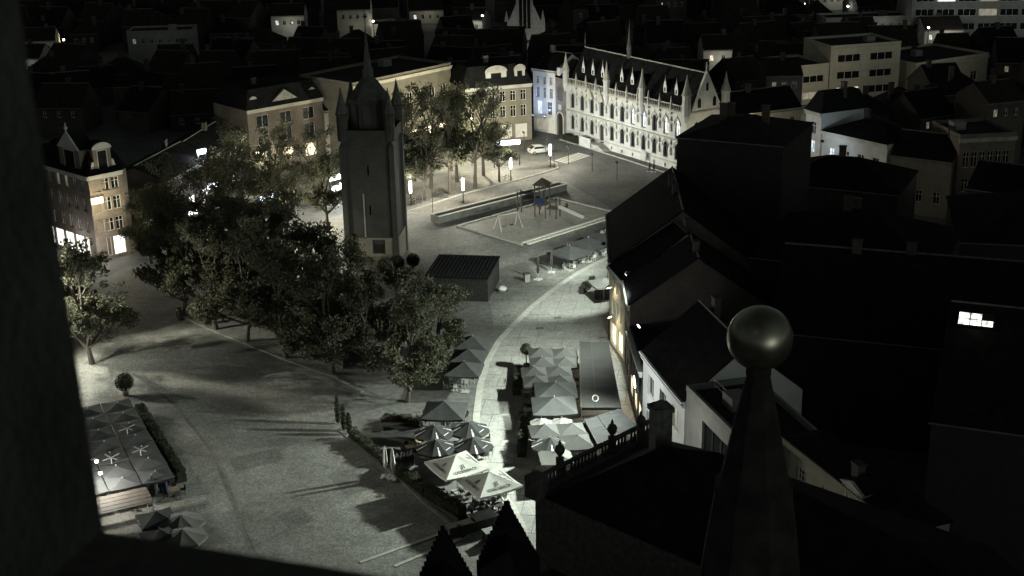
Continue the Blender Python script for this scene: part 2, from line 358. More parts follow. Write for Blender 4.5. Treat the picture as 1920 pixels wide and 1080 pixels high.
# pale gutter band along the curve
def ribbon(name, pts, w, z0, z1, m, parent=None):
    P = [Vector(p) for p in pts]; L = []; Rr = []
    for i, p in enumerate(P):
        d = (P[min(i + 1, len(P) - 1)] - P[max(i - 1, 0)]).normalized(); nrm = Vector((-d.y, d.x))
        L.append(p + nrm * w / 2); Rr.append(p - nrm * w / 2)
    mb = MB(); n = len(P)
    vs = [(q.x, q.y, z) for z in (z0, z1) for S in (L, Rr) for q in S]
    fs = []
    for i in range(n - 1):
        fs += [(2 * n + i, 3 * n + i, 3 * n + i + 1, 2 * n + i + 1), (i, 2 * n + i, 2 * n + i + 1, i + 1), (n + i, n + i + 1, 3 * n + i + 1, 3 * n + i)]
    fs += [(0, n, 3 * n, 2 * n), (n - 1, 3 * n - 1, 4 * n - 1, 2 * n - 1)]
    mb.add(vs, fs); return mb.build(name, m, parent)
struct(ribbon('gutter_band', curve, 0.7, 0.0, 0.045, M['kerb']))
struct(ribbon('drain_line', [(-30.82, 123.06), (-26.67, 113.69), (-24.13, 106.47), (-22.00, 100.87), (-19, 92)], 0.3, -0.01, 0.012, M['cobble_warm']))
struct(ribbon('gutter_line', [(-42.34, 140.07), (-35.55, 131.05), (-29.30, 119.40), (-25.20, 108.47), (-22.45, 100.89)], 0.35, -0.01, 0.008, M['kerbdark']))
struct(ribbon('terrace_kerb', [(-40.61, 157.78), (-35.61, 152.53), (-31.15, 148.27), (-25.74, 143.03), (-19.96, 138.07), (-16.18, 133.48)], 0.4, 0.0, 0.1, M['basin']))
struct(ribbon('terrace_kerb', [(-17.64, 124.24), (-14.23, 118.66), (-11.61, 114.60), (-8.03, 108.19), (-5.52, 104.23)], 0.35, 0.0, 0.1, M['basin']))
sheet('terrace_floor', [(-40.82, 158.74), (-31.30, 149.13), (-25.86, 143.84), (-20.05, 138.82), (-17.49, 124.86), (-11.62, 114.82), (-5.52, 104.23), (-1.85, 109.41), (-3.84, 121.70), (-3.67, 134.95), (-2.00, 147.39), (-2.72, 160.19), (-13.72, 175.80), (-25.60, 172.10), (-38.59, 172.98)], 0.008, M['kerbdark'])
sheet('terrace_floor', [(-44.94, 131.55), (-41.58, 134.86), (-32.95, 117.29), (-29.98, 110.70), (-24.71, 100.99), (-35.16, 101.44)], 0.008, M['cobble_warm'])
for nm, pts in (('sett_patch', ((-17.72, 114.34), (-13.53, 116.57), (-11.10, 112.43), (-15.36, 110.03))), ('sett_patch', ((-21.09, 106.53), (-19.45, 108.21), (-17.69, 105.71), (-19.53, 103.92))), ('sett_patch', ((-36.07, 141.26), (-29.70, 142.46), (-27.24, 138.47), (-34.03, 137.21))), ('sett_patch', ((-27.51, 118.16), (-23.23, 120.27), (-22.05, 117.66), (-26.47, 115.31))), ('sett_patch', ((-2.10, 173.86), (1.91, 177.04), (3.55, 170.13), (-0.69, 166.13)))):
    sheet(nm, list(pts), 0.004, M['patch'])
# tram-like stone strips at the near side of the square
for a, b in (((-13.00, 98.34), (-4.59, 104.19)), ((-10.10, 97.63), (-4.09, 102.51))):
    struct(ribbon('stone_strip', [a, b], 0.35, 0.0, 0.05, M['kerb']))
# road in front of the town hall, promenade under the trees
sheet('promenade', [(-27.09, 183.93), (-24.91, 191.52), (-15.89, 203.60), (-11.84, 200.32), (9.28, 219.98), (8.42, 225.04), (8.23, 229.50), (7.05, 233.05), (4.24, 233.30), (-6.82, 224.20), (-21.73, 208.67), (-31.64, 194.74)], 0.012, M['cobble_warm'])
pk = [(-15.86, 202.99), (-8.27, 212.03), (0.39, 219.70), (6.63, 225.93), (8.35, 227.99), (8.28, 231.02), (7.06, 233.44)]
struct(ribbon('promenade_kerb', pk, 0.35, 0.0, 0.13, M['kerb']))
road = sheet('road', [(6.70, 253.17), (10.60, 249.67), (26.78, 221.29), (29.00, 214.20), (19.21, 193.65), (17.17, 199.51), (9.46, 219.96), (8.35, 227.99), (7.07, 233.83), (4.83, 238.40)], 0.006, M['asphalt'])
struct(ribbon('pavement_kerb', [(9.60, 249.77), (14.19, 242.88), (21.04, 232.18), (27.67, 221.21)], 0.3, 0.0, 0.12, M['kerb']))
sheet('town_hall_pavement', [(9.01, 255.22), (27.28, 225.58), (27.67, 221.21), (21.04, 232.18), (9.60, 249.77)], 0.1, M['asphalt'])
for i in range(9):
    a = Vector((8.03, 234.13)).lerp(Vector((12.23, 238.93)), i / 8); b = Vector((10.26, 231.60)).lerp(Vector((14.28, 236.33)), i / 8)
    d = (b - a).normalized(); nn = Vector((-d.y, d.x)) * 0.26
    o = MB().add([(*(a - nn), .012), (*(b - nn), .012), (*(b + nn), .012), (*(a + nn), .012)], [(0, 1, 2, 3)]).build('zebra_stripe', M['white'], road)

# ------------------------------------------------------------------ building generator
WCACHE = {}
def window(parent, x, z, w, h, y=0.0, style='cross', fm='frame', pane='glass', depth=0.2, arch=0, xf=None):
    """window (frame) with pane; x,z is the lower-left corner in the wall's plane"""
    key = (round(w, 2), round(h, 2), style, fm)
    if key not in WCACHE:
        t = min(0.09, w * .1); mb = MB()
        mb.box(0, w, -.03, .05, 0, t).box(0, w, -.03, .05, h - t, h).box(0, t, -.03, .05, t, h - t).box(w - t, w, -.03, .05, t, h - t)
        if style in ('cross', 'mull'): mb.box(w / 2 - .035, w / 2 + .035, -.028, .048, t, h - t)
        if style == 'cross': mb.box(t, w / 2 - .035, -.026, .046, h * .66, h * .66 + .06).box(w / 2 + .035, w - t, -.026, .046, h * .66, h * .66 + .06)
        if style == 'grid':
            for i in (1, 2): mb.box(w * i / 3 - .02, w * i / 3 + .02, -.028, .048, t, h - t)
            for i in (1, 2, 3): mb.box(t, w - t, -.02, .04, h * i / 4 - .018, h * i / 4 + .018)
        if style == 'shop':
            for i in (1, 2): mb.box(w * i / 3 - .04, w * i / 3 + .04, -.028, .048, t, h - t)
        WCACHE[key] = mb.mesh('window', M[fm])
        WCACHE[key, 'p'] = {}
    pc = WCACHE[key, 'p']
    if pane not in pc: pc[pane] = MB().box(0.02, w - .02, .055, .075, .02, h - .02).mesh('pane', G.get(pane) or M[pane])
    o = link('window', WCACHE[key], parent, (x, y + depth, z))
    if xf is not None: o.matrix_local = xf @ Matrix.Translation((x, y + depth, z))
    link('pane', pc[pane], o)
    return o
def facade(mb, W, z0, z1, ops, depth=0.2, tf=lambda p: p):
    """front wall in the plane y=0 with real openings (reveals go to y=depth); arched ones get a pointed head"""
    xs = sorted({0, W} | {o[0] for o in ops} | {o[1] for o in ops}); zs = sorted({z0, z1} | {o[2] for o in ops} | {o[3] for o in ops})
    A = lambda vs: mb.add([tf(v) for v in vs], [tuple(range(len(vs)))])
    for i in range(len(xs) - 1):
        for j in range(len(zs) - 1):
            cx, cz = (xs[i] + xs[i + 1]) / 2, (zs[j] + zs[j + 1]) / 2
            if any(o[0] < cx < o[1] and o[2] < cz < o[3] for o in ops): continue
            A([(xs[i], 0, zs[j]), (xs[i + 1], 0, zs[j]), (xs[i + 1], 0, zs[j + 1]), (xs[i], 0, zs[j + 1])])
    for o in ops:
        x0, x1, a, b = o[:4]; d = depth + .06
        A([(x0, 0, a), (x0, 0, b), (x0, d, b), (x0, d, a)]); A([(x1, 0, b), (x1, 0, a), (x1, d, a), (x1, d, b)])
        A([(x0, 0, b), (x1, 0, b), (x1, d, b), (x0, d, b)]); A([(x1, 0, a), (x0, 0, a), (x0, d, a), (x1, d, a)])
        if len(o) > 4 and o[4]:
            w = x1 - x0; rise = o[4]; N = 5; cxm = (x0 + x1) / 2
            for sgn in (1, -1):
                pts = []
                for q in range(N + 1):
                    t = q / N; px = w / 2 * (1 - t ** 1.6); pz = b - rise + rise * (t ** .75)
                    pts.append((cxm - sgn * px, 0, pz))
                edge = x0 if sgn > 0 else x1
                for q in range(N):
                    p, r = pts[q], pts[q + 1]
                    vs = [p, r, (r[0], 0, b), (p[0], 0, b)]
                    A(vs if sgn < 0 else vs[::-1])
                    A([p, r, (r[0], d, r[2]), (p[0], d, p[2])])
def bld(name, label, A, B, depth, h, wall='brick', roof=('gable', 4.0), rm='slate', rows=(), cat='house', group=None, lit=None,
        z0=0, trim='limetrim', shop=None, side_rows=(), fm='frame', cornice=True, chim=1, sill=True, style='cross'):
    """A,B: left and right foot of the facade; the building lies behind it. rows: (z, height, count, width[, margin])"""
    A = Vector(A); B = Vector(B); d = B - A; W = d.length; rz = math.atan2(d.y, d.x)
    t = thing(name, label, cat, (A.x, A.y, 0), rz, group); lit = lit or {}
    ops = []; wins = []
    for ri, r in enumerate(rows):
        z, hh, n, ww = r[:4]; mg = r[4] if len(r) > 4 else 0.6
        step = (W - 2 * mg) / n
        for i in range(n):
            x = mg + step * (i + .5) - ww / 2; ops.append((x, x + ww, z, z + hh)); wins.append((x, z, ww, hh, lit.get((ri, i), lit.get(ri, 'glass')), style))
    if shop:
        z, hh, n, pane = shop; step = (W - .6) / n
        for i in range(n):
            x = .3 + step * i + .15; ww = step - .3; ops.append((x, x + ww, z, z + hh)); wins.append((x, z, ww, hh, pane, 'shop'))
    mb = MB(); facade(mb, W, z0, h, ops)
    so = []
    for ri, r in enumerate(side_rows):
        z, hh, n, ww = r[:4]; step = (depth - 1.2) / n
        for i in range(n):
            x = .6 + step * (i + .5) - ww / 2; so.append((x, x + ww, z, z + hh))
    facade(mb, depth, z0, h, so, .15, lambda p: (W - p[1], p[0], p[2]))
    mb.add([(0, 0, z0), (0, depth, z0), (0, depth, h), (0, 0, h)], [(0, 1, 2, 3)][::-1])
    mb.add([(0, depth, z0), (W, depth, z0), (W, depth, h), (0, depth, h)], [(3, 2, 1, 0)])
    mb.add([(0, 0, h), (W, 0, h), (W, depth, h), (0, depth, h)], [(0, 1, 2, 3)])
    k = roof[0]; rh = roof[1] if len(roof) > 1 else 0; ov = .25
    if k == 'gable': mb.add([(0, 0, h), (0, depth, h), (0, depth / 2, h + rh)], [(0, 2, 1)]).add([(W, 0, h), (W, depth, h), (W, depth / 2, h + rh)], [(0, 1, 2)])
    mb.build('wall', M[wall], t)
    for x, z, ww, hh, pane, stl in wins:
        w_ = window(t, x, z, ww, hh, style=stl, fm=fm, pane=pane)
        if sill and stl != 'shop': MB().box(-.08, ww + .08, -depthS, .02, -.12, -.005).build('sill', M[trim], w_)
    xf = Matrix(((0, -1, 0, W), (1, 0, 0, 0), (0, 0, 1, 0), (0, 0, 0, 1)))
    for x0, x1, a, b in so: window(t, x0, a, x1 - x0, b - a, style=style, fm=fm, depth=.15, xf=xf)
    if cornice: MB().box(-.1, W + .1, -.28, -.003, h - .55, h - .1).box(-.15, W + .15, -.4, -.003, h - .099, h + .06).build('cornice', M[trim], t)
    r = MB(); e = h + .07; th = .14
    if k == 'gable':
        for s in (0, 1):
            y0 = -ov if s == 0 else depth + ov; zz = e - ov * rh / (depth / 2)
            q = [(-ov * .3, y0, zz), (W + ov * .3, y0, zz), (W + ov * .3, depth / 2, h + rh + .07), (-ov * .3, depth / 2, h + rh + .07)]
            q2 = [(x, y, z + th) for x, y, z in q]
            r.add(q + q2, [(4, 5, 6, 7), (0, 3, 2, 1), (0, 1, 5, 4), (1, 2, 6, 5), (3, 0, 4, 7)])
    elif k == 'hip':
        i = min(depth, W) / 2
        if W >= depth: rd = [(i, depth / 2), (W - i + .01, depth / 2)]
        else: rd = [(W / 2, i), (W / 2, depth - i + .01)]
        vs = [(-ov, -ov, e), (W + ov, -ov, e), (W + ov, depth + ov, e), (-ov, depth + ov, e), (*rd[0], e + rh), (*rd[1], e + rh)]
        r.add(vs, [(0, 1, 5, 4), (1, 2, 5), (2, 3, 4, 5), (3, 0, 4), (3, 2, 1, 0)] if W >= depth else [(0, 1, 4), (1, 2, 5, 4), (2, 3, 5), (3, 0, 4, 5), (3, 2, 1, 0)])
    elif k == 'mansard':
        i = rh * .38
        vs = [(-ov, -ov, e), (W + ov, -ov, e), (W + ov, depth + ov, e), (-ov, depth + ov, e), (i, i, e + rh), (W - i, i, e + rh), (W - i, depth - i, e + rh), (i, depth - i, e + rh)]
        r.add(vs, [(0, 1, 5, 4), (1, 2, 6, 5), (2, 3, 7, 6), (3, 0, 4, 7), (4, 5, 6, 7), (3, 2, 1, 0)])
    else:
        r.box(.25, W - .25, .25, depth - .25, h + .005, h + .1)
        pw = MB()
        pw.box(-.04, W + .04, -.04, .24, h + .061, h + .6).box(-.04, W + .04, depth - .24, depth + .04, h + .061, h + .6).box(-.04, .24, .241, depth - .241, h + .061, h + .6).box(W - .24, W + .04, .241, depth - .241, h + .061, h + .6)
        pw.build('parapet', M[wall], t)
    ro = r.build('roof', M[rm], t)
    if k == 'gable': MB().bar((0, depth / 2, h + rh + .2), (W, depth / 2, h + rh + .2), .12, n=6).build('ridge_cap', M['kerbdark'], ro)
    if k == 'gable' or k == 'hip': MB().bar((-.2, -ov - .06, e - (.3 if k == 'gable' else .05)), (W + .2, -ov - .06, e - (.3 if k == 'gable' else .05)), .08, n=6).build('gutter', M['basin'], ro)
    rr = random.Random(int(A.x * 7 + A.y * 3))
    for c in range(chim):
        if k in ('gable', 'hip', 'mansard'):
            x = rr.uniform(.15, .85) * W; y = depth / 2 + rr.uniform(-.8, .8); zt = h + rh + rr.uniform(.8, 1.4)
            MB().box(x - .45, x + .45, y - .3, y + .3, h + rh * .4, zt).box(x - .52, x + .52, y - .37, y + .37, zt + .002, zt + .14).build('chimney', M['brickdark'], ro)
        else:
            x = rr.uniform(.2, .8) * W; y = rr.uniform(.35, .7) * depth
            MB().box(x - 1, x + 1, y - .8, y + .8, h + .101, h + 1.3).build('roof_unit', M['grey'], ro)
    return t
depthS = 0.12
def gable_dormer(t, x, y, z, w, h, rise, wall, kind='tri', pane='glass', rm='slate', deep=2.5, trim='limetrim'):
    """dormer standing on the roof edge: front wall with window, pediment, little roof"""
    mb = MB(); ops = [(w * .25, w * .75, .3, h - .25)]
    facade(mb, w, 0, h, ops, .15)
    mb.add([(0, 0, 0), (0, deep, 0), (0, deep, h), (0, 0, h)], [(0, 3, 2, 1)]).add([(w, 0, 0), (w, deep, 0), (w, deep, h), (w, 0, h)], [(0, 1, 2, 3)])
    if kind == 'tri': hd = [(-.15, h), (w + .15, h), (w / 2, h + rise)]
    else: hd = [(-.15, h)] + [(w + .15, h)] + [(w / 2 + (w / 2 + .15) * math.cos(a), h + rise * math.sin(a)) for a in [math.pi * i / 8 for i in range(1, 8)]]
    d = mb.build('dormer', M[wall], t, loc=(x, y, z))
    pm = MB().xprism(hd, -.15, .1); pm.build('pediment', M[trim], d)
    MB().xprism([(px, pz + .001) for px, pz in hd], .101, deep).build('dormer_roof', M[rm], d)
    key = MB().box(w * .25 - .1, w * .25 - .01, -.04, .1, .3, h - .25).box(w * .75 + .01, w * .75 + .1, -.04, .1, .3, h - .25).box(w * .25 - .1, w * .75 + .1, -.05, .1, h - .249, h - .13)
    key.build('dormer_trim', M[trim], d)
    MB().box(w * .25 + .02, w * .75 - .02, .12, .16, .32, h - .27).build('dormer_pane', G.get(pane) or M[pane], d)
    return d

# ------------------------------------------------------------------ corner house with shop, left of the trees
A0 = Vector((-57.71, 181.22)); A1 = Vector((-68.97, 197.01)); A2 = A0 + Vector((0.74, 0.67)) * 4.9
hs = bld('corner_house', 'brown brick corner house with lit shop windows, scrolled gables and white framed windows', A0, A2, 14, 12.2, 'brick', ('mansard', 3.0), 'slate',
         rows=((3.9, 1.9, 3, 1.15, .35), (6.9, 1.9, 3, 1.15, .35), (9.8, 1.7, 3, 1.15, .35)), shop=(0.35, 2.75, 2, 'shop'), trim='limestone', style='cross')
# flank facing the other street: its own wing with the pediment
dl = (A1 - A0); 
wing = bld('corner_house_wing', 'brown brick house flank with triangular pediment gable and white lit shop band', A0 + Vector((-.74, .67)) * 13.9 * 1.0 + Vector((-.02, -.02)), A0 + Vector((-.03, -.01)), 6.0, 12.15, 'brick', ('mansard', 2.6), 'slate',
         rows=((3.9, 1.9, 6, 1.0), (6.9, 1.9, 6, 1.0), (9.8, 1.7, 6, 1.0)), shop=(0.35, 2.7, 5, 'shop'), trim='limestone', lit={(2, 3): 'win_dim', (2, 2): 'win_dim'}, chim=0)
gable_dormer(hs, 1.15, .1, 12.27, 2.6, 3.4, 0.9, 'brick', 'round', trim='limestone')
gable_dormer(wing, 6.9, .1, 12.22, 5.2, 3.3, 2.4, 'brick', 'tri', trim='limestone')
MB().xprism([(0, 0), (1.3, 0), (1.25, .25), (.8, .5), (.45, 1.0), (.3, 1.7), (0, 1.7)], 0, .4).build('scroll', M['limestone'], hs, loc=(3.76, .12, 12.28))
MB().xprism([(0, 0), (0, 1.7), (-.3, 1.7), (-.45, 1.0), (-.8, .5), (-1.25, .25), (-1.3, 0)], 0, .4).build('scroll', M['limestone'], hs, loc=(1.14, .12, 12.28))
MB().lathe([(.05, 0), (.12, .3), (.3, .55), (.12, .8), (.03, 1.3)], 8).build('finial', M['limestone'], wing, loc=(9.5, .1, 17.85))
# lit hanging sign on the corner
sg = thing('hanging_sign', 'small lit box sign bracketed to the corner house', 'sign', (A0.x + .25, A0.y - .35, 8.8), math.atan2(A2.y - A0.y, A2.x - A0.x))
MB().box(-.1, 1.6, -.12, .12, -.5, .35).build('sign_box', G['lenswarm'] if 0 else glow('sign_warm', (1, .85, .5), 1.6), sg)
mk = MB()
for i in range(6): mk.box(.02 + i * .25, .1 + i * .25, -.135, -.123, -.3 + .08 * (i % 2), .18 - .1 * (i % 3)).box(.1001 + i * .25, .18 + i * .25, -.135, -.123, -.1, -.02 + .1 * (i % 2))
mk.build('lettering', M['ink'], sg)
MB().bar((-.1, 0, .42), (1.7, 0, .42), .03).build('bracket', M['steel'], sg)
light('POINT', (A0.x + 1.7, A0.y - 1.3, 8.6), 600, (1, .9, .6), size=.15)
light('POINT', (A0.x + 1.0, A0.y - 2.2, 2.6), 240, (1, .97, .92), size=.3)
light('POINT', (A0.x - 4.0, A0.y + .4, 2.6), 160, (1, .97, .92), size=.3)

# ------------------------------------------------------------------ houses on the far side of the square, behind the trees
b1 = bld('gabled_house', 'wide cream trimmed house with flat pediment above two big windows behind the trees', (-44.5, 229), (-33, 239.4), 11, 11, 'brick', ('mansard', 3.2), 'slate',
    rows=((1, 2.4, 3, 2.4), (4.6, 2.4, 3, 2.2), (7.6, 2.2, 3, 2.4)), trim='cream', lit={0: 'win_warm'}, style='mull')
mb = MB().xprism([(0, 0), (7.2, 0), (3.6, 2.5)], -.12, .15); mb.build('pediment', M['limetrim'], b1, loc=(4.2, .2, 11.1))
gable_dormer(b1, 1.1, .5, 11.3, 1.1, 1.4, .5, 'cream', 'round', deep=1.5)
gable_dormer(b1, 13.2, .5, 11.3, 1.1, 1.4, .4, 'cream', 'tri', deep=1.5)
bg1 = bld('narrow_house', 'narrow pale house with a pediment dormer beside the wide pedimented house', (-32.8, 239.6), (-28.6, 243.2), 9, 8.5, 'cream', ('gable', 3.5), 'slate', rows=((1, 2.4, 1, 2.6), (5, 2, 2, 1)), lit={0: 'shopcool'}, chim=0)
gable_dormer(bg1, .9, .2, 8.6, 2.3, 2.0, 1.0, 'cream', 'tri', deep=2.2)
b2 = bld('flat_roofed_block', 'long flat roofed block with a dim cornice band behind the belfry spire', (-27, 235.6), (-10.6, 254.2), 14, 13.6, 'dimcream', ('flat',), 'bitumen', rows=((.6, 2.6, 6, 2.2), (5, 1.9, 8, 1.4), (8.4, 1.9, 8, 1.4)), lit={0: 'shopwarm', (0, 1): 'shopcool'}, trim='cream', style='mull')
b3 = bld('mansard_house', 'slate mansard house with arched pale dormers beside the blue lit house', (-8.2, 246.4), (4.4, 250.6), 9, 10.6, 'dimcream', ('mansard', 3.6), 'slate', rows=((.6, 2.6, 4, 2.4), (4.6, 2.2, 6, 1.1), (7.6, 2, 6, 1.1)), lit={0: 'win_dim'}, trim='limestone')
gable_dormer(b3, 4.6, .4, 10.8, 4.0, 2.4, 1.2, 'limestone', 'round', deep=3)
gable_dormer(b3, 10.2, .4, 10.8, 2.0, 2.5, 1.0, 'limestone', 'round', deep=3)
bb = bld('blue_lit_house', 'white house washed in blue light beside the town hall gate', (4.9, 258.3), (9.0, 254.6), 10, 12, 'bluewhite', ('gable', 2.5), 'slate', rows=((3.4, 2.6, 2, 1.2, .3), (6.6, 2.0, 3, .8, .3), (9.2, 1.5, 3, .7, .3)), shop=(.3, 2.3, 1, 'win_dim'), trim='bluewhite', lit={(0, 0): 'win_cool'})
flood((4.6, 255.4, 3.6), (6.2, 257.4, 9), 330, (.42, .55, 1), 'blue floodlight at the left end of the blue lit house canopy', 150, 'lenscool')
flood((6.9, 253.9, 3.6), (7.6, 255.9, 9), 230, (.5, .62, 1), 'blue floodlight at the right end of the blue lit house canopy', 150, 'lenscool')
bld('row_house', 'dark brick row house behind the left grove', (-51, 196), (-47.5, 212), 10, 7.4, 'brickdark', ('gable', 2), 'slate', rows=((.6, 2.4, 3, 2.4), (4.5, 2, 5, 1.1)), lit={0: 'shop'})
bld('row_house', 'taller dark row house next to the wide pedimented house', (-47.3, 213), (-45, 228), 10, 7.2, 'brickdark', ('gable', 2), 'slate', rows=((.6, 2.4, 3, 2.6), (4.5, 2, 5, 1.1)), lit={0: 'shopwarm', (0, 1): 'shop'})
# shop signs glowing between the trees
for i, (xy, z, w, rz, g, lb) in enumerate((((-0.37, 230.14), 4.2, 4.8, .33, 'sign', 'long bluish white lit shop fascia behind the promenade trees'),
        ((-36.72, 202.29), 3.2, 3.8, .75, 'signblue', 'wide blue white lit shop fascia behind the left grove'), ((-27.53, 209.80), 4.0, 2.6, .85, 'sign', 'upper white lit sign just left of the belfry'), ((-27.16, 208.57), 2.5, 2.4, .85, 'sign', 'lower white lit sign just left of the belfry'),
        ((-45.91, 206.43), 4.0, 3.0, .75, 'sign', 'white lit shop front deep inside the left grove'), ((-47.39, 196.32), 2.7, 1.6, .75, 'sign', 'small low white shop light inside the left grove'), ((-48.25, 209.05), 8.8, 1.5, .75, 'sign', 'small lit window sign high above the left grove'))):
    t = thing('lit_fascia', lb, 'sign', (*xy, z), rz)
    MB().box(-w / 2, w / 2, -.08, .12, -.38, .38).build('diffuser', G[g], t)
    MB().box(-w / 2 - .06, w / 2 + .06, .121, .3, -.45, .45).build('case', M['steel'], t)
    MB().box(-w / 2, -w / 2 + .12, .0, .3, -z, -.451).box(w / 2 - .12, w / 2, .0, .3, -z, -.451).build('post', M['steel'], t)
    light('POINT', (xy[0], xy[1] - .7, z - .5), 330, (.85, .93, 1), size=.4)

# ------------------------------------------------------------------ gothic town hall
TH = (10.9, 251.4); TL = 34.8; TD = 8.6; TZ = 10.4; tu = Vector((0.5365, -0.8439)); tn = Vector((0.8439, 0.5365))
t = thing('town_hall', 'pale limestone gothic town hall with pointed windows, pinnacled parapet and steep slate roof', 'town hall', TH, math.atan2(tu.y, tu.x))
pitch = 3.05; xs0 = 1.95; ops = []; wl = []
lit = {7: 'win_cool', 6: 'win_cool', 9: 'win_white', 10: 'win_white'}
for i in range(11):
    c = xs0 + i * pitch
    if i != 3: ops.append((c - .62, c + .62, 2.0, 4.9, 1.0)); wl.append((c - .62, 2.0, 1.24, 2.9, 'glass'))
    else: ops.append((c - .65, c + .65, 0.9, 4.6, .9))
    up = (c - .65, c + .65, 6.0, 9.0, 1.0)
    ops.append(up); wl.append((c - .65, 6.0, 1.3, 3.0, lit.get(i, 'glass')))
    ops.append((c - .22, c + .22, .35, .95, 0))
mb = MB(); facade(mb, TL, 0, TZ, ops, .35)
# right flank
so = [(TD * f - .55, TD * f + .55, z, z + 2.8, .9) for f in (.25, .75) for z in (2.0, 6.0)]
facade(mb, TD, 0, TZ, so, .3, lambda p: (TL - p[1], p[0], p[2]))
mb.add([(0, 0, 0), (0, TD, 0), (0, TD, TZ), (0, 0, TZ)], [(0, 3, 2, 1)]).add([(0, TD, 0), (TL, TD, 0), (TL, TD, TZ), (0, TD, TZ)], [(0, 3, 2, 1)])
mb.build('wall', M['limestone'], t)
for x, z, w, h, p in wl: window(t, x, z, w, h, style='cross', fm='framedark', pane=p, depth=.3)
xf = Matrix(((0, -1, 0, TL), (1, 0, 0, 0), (0, 0, 1, 0), (0, 0, 0, 1)))
for o in so: window(t, o[0], o[2], o[1] - o[0], o[3] - o[2], style='cross', fm='framedark', depth=.25, xf=xf)
# gable on the flank
gz = 16.6
gm = MB().add([(TL, 0.9, TZ), (TL, TD - .9, TZ), (TL, TD / 2, gz + .4), (TL - .5, .9, TZ), (TL - .5, TD - .9, TZ), (TL - .5, TD / 2, gz + .4)], [(0, 1, 2), (5, 4, 3), (0, 2, 5, 3), (2, 1, 4, 5)])
gm.build('flank_gable', M['limestone'], t)
for y, z, w, h in ((2.3, TZ + .6, .7, 1.3), (5.6, TZ + .6, .7, 1.3), (4.05, TZ + 3.3, .5, 1.1)):
    MB().box(TL + .004, TL + .05, y, y + w, z, z + h).add([(TL + .05, y, z + h), (TL + .05, y + w, z + h), (TL + .05, y + w / 2, z + h + .4), (TL + .004, y + w / 2, z + h + .4)], [(0, 1, 2)]).build('gable_window', M['glass'], t)
MB().lathe([(.22, 0), (.1, .5), (.2, .8), (.04, 1.6)], 8).build('gable_cross', M['limetrim'], t, loc=(TL - .25, TD / 2, gz + .35))
# hood moulds, string courses, statues niches between the windows
hm = MB(); hmesh = None
for i in range(11):
    c = xs0 + i * pitch
    for z, r in ((4.9, .95), (9.0, .95)):
        pts = [(c - .85, z - 1.0), (c - .78, z - .5), (c - .5, z - .05), (c, z + .42), (c + .5, z - .05), (c + .78, z - .5), (c + .85, z - 1.0)]
        if hmesh is None:
            for a, b in zip(pts, pts[1:]): hm.bar((a[0] - c, -.06, a[1] - z), (b[0] - c, -.06, b[1] - z), .09, n=4)
            hm.bar((0, -.06, .4), (0, -.06, .95), .07, .02, 4); hmesh = hm.mesh('hood_mould', M['limetrim'])
        link('hood_mould', hmesh, t, (c, 0, z))
MB().box(-.02, TL + .05, -.14, -.003, 1.35, 1.55).build('plinth_course', M['limetrim'], t)
MB().box(-.02, TL + .05, -.22, -.003, 5.3, 5.55).build('string_course', M['limetrim'], t)
MB().box(-.02, TL + .12, -.32, -.003, TZ - .25, TZ + .05).build('cornice', M['limetrim'], t)
MB().box(TL + .003, TL + .12, 0.2, TD, TZ - .25, TZ + .05).build('cornice', M['limetrim'], t)
niche = MB().box(-.18, .18, -.3, -.005, -.25, .0).lathe([(.12, 0), (.17, .5), (.12, .9), (.05, 1.0), (.1, 1.12), (.02, 1.3)], 8, (0, -.17, .002)).lathe([(.22, 1.5), (.2, 1.8), (.02, 2.5)], 6, (0, -.15, 0)).mesh('statue_niche', M['limetrim'])
for i in range(10):
    link('statue_niche', niche, t, (xs0 + (i + .5) * pitch, 0, 7.0)); link('statue_niche', niche, t, (xs0 + (i + .5) * pitch, 0, 2.9))
for i in (2, 3):                                   # two canopied bays over the door
    c = xs0 + i * pitch
    MB().xprism([(c - .95, 8.7), (c + .95, 8.7), (c, 10.6 + .5 * (i == 3))], -.55, -.05).xprism([(c - 1.05, 8.6), (c - .8, 8.6), (c - .8, 8.69), (c - 1.05, 8.69)], -.6, -.05).build('canopy_gablet', M['limetrim'], t)
# parapet balustrade with pinnacles, one per bay
pm = MB().box(0, TL, -.2, 0, TZ + .051, TZ + .2).box(0, TL, -.2, 0, TZ + .95, TZ + 1.1)
pm.build('parapet_rail', M['limetrim'], t)
bal = MB().lathe([(.05, 0), (.09, .2), (.05, .5), (.05, .75)], 6).mesh('baluster', M['limetrim'])
for i in range(75): link('baluster', bal, t, (.3 + i * .458, -.1, TZ + .2))
pin = MB().box(-.16, .16, -.16, .16, -.7, 1.3).lathe([(.22, 1.3), (.16, 1.45), (.02, 2.4)], 4, rot=.785).mesh('pinnacle', M['limetrim'])
for i in range(11): link('pinnacle', pin, t, (xs0 + (i + .5) * pitch, -.2, TZ))
def turret(x, y, zb, r, hs, hc, nm='corner_turret'):
    o = MB().lathe([(r * .5, zb - 1.2), (r, zb), (r, zb + hs), (r * 1.2, zb + hs + .05), (r * 1.2, zb + hs + .25), (r, zb + hs + .3)], 8, rot=.39).build(nm, M['limestone'], t, loc=(x, y, 0))
    MB().lathe([(r * 1.1, zb + hs + .301), (r * .5, zb + hs + hc * .5), (.02, zb + hs + hc)], 8, rot=.39).build('turret_spire', M['limetrim'], o)
    return o
turret(.1, -.1, TZ - .3, .6, 2.6, 3.4); turret(xs0 + 3.55 * pitch, -.15, TZ - .8, .6, 3.0, 3.6); turret(xs0 + 6.9 * pitch, -.15, TZ - .8, .6, 3.2, 3.6)
turret(TL - .1, 0, TZ - .5, .75, 3.4, 3.6); turret(TL - .1, TD - .1, TZ - .5, .75, 3.2, 3.4)
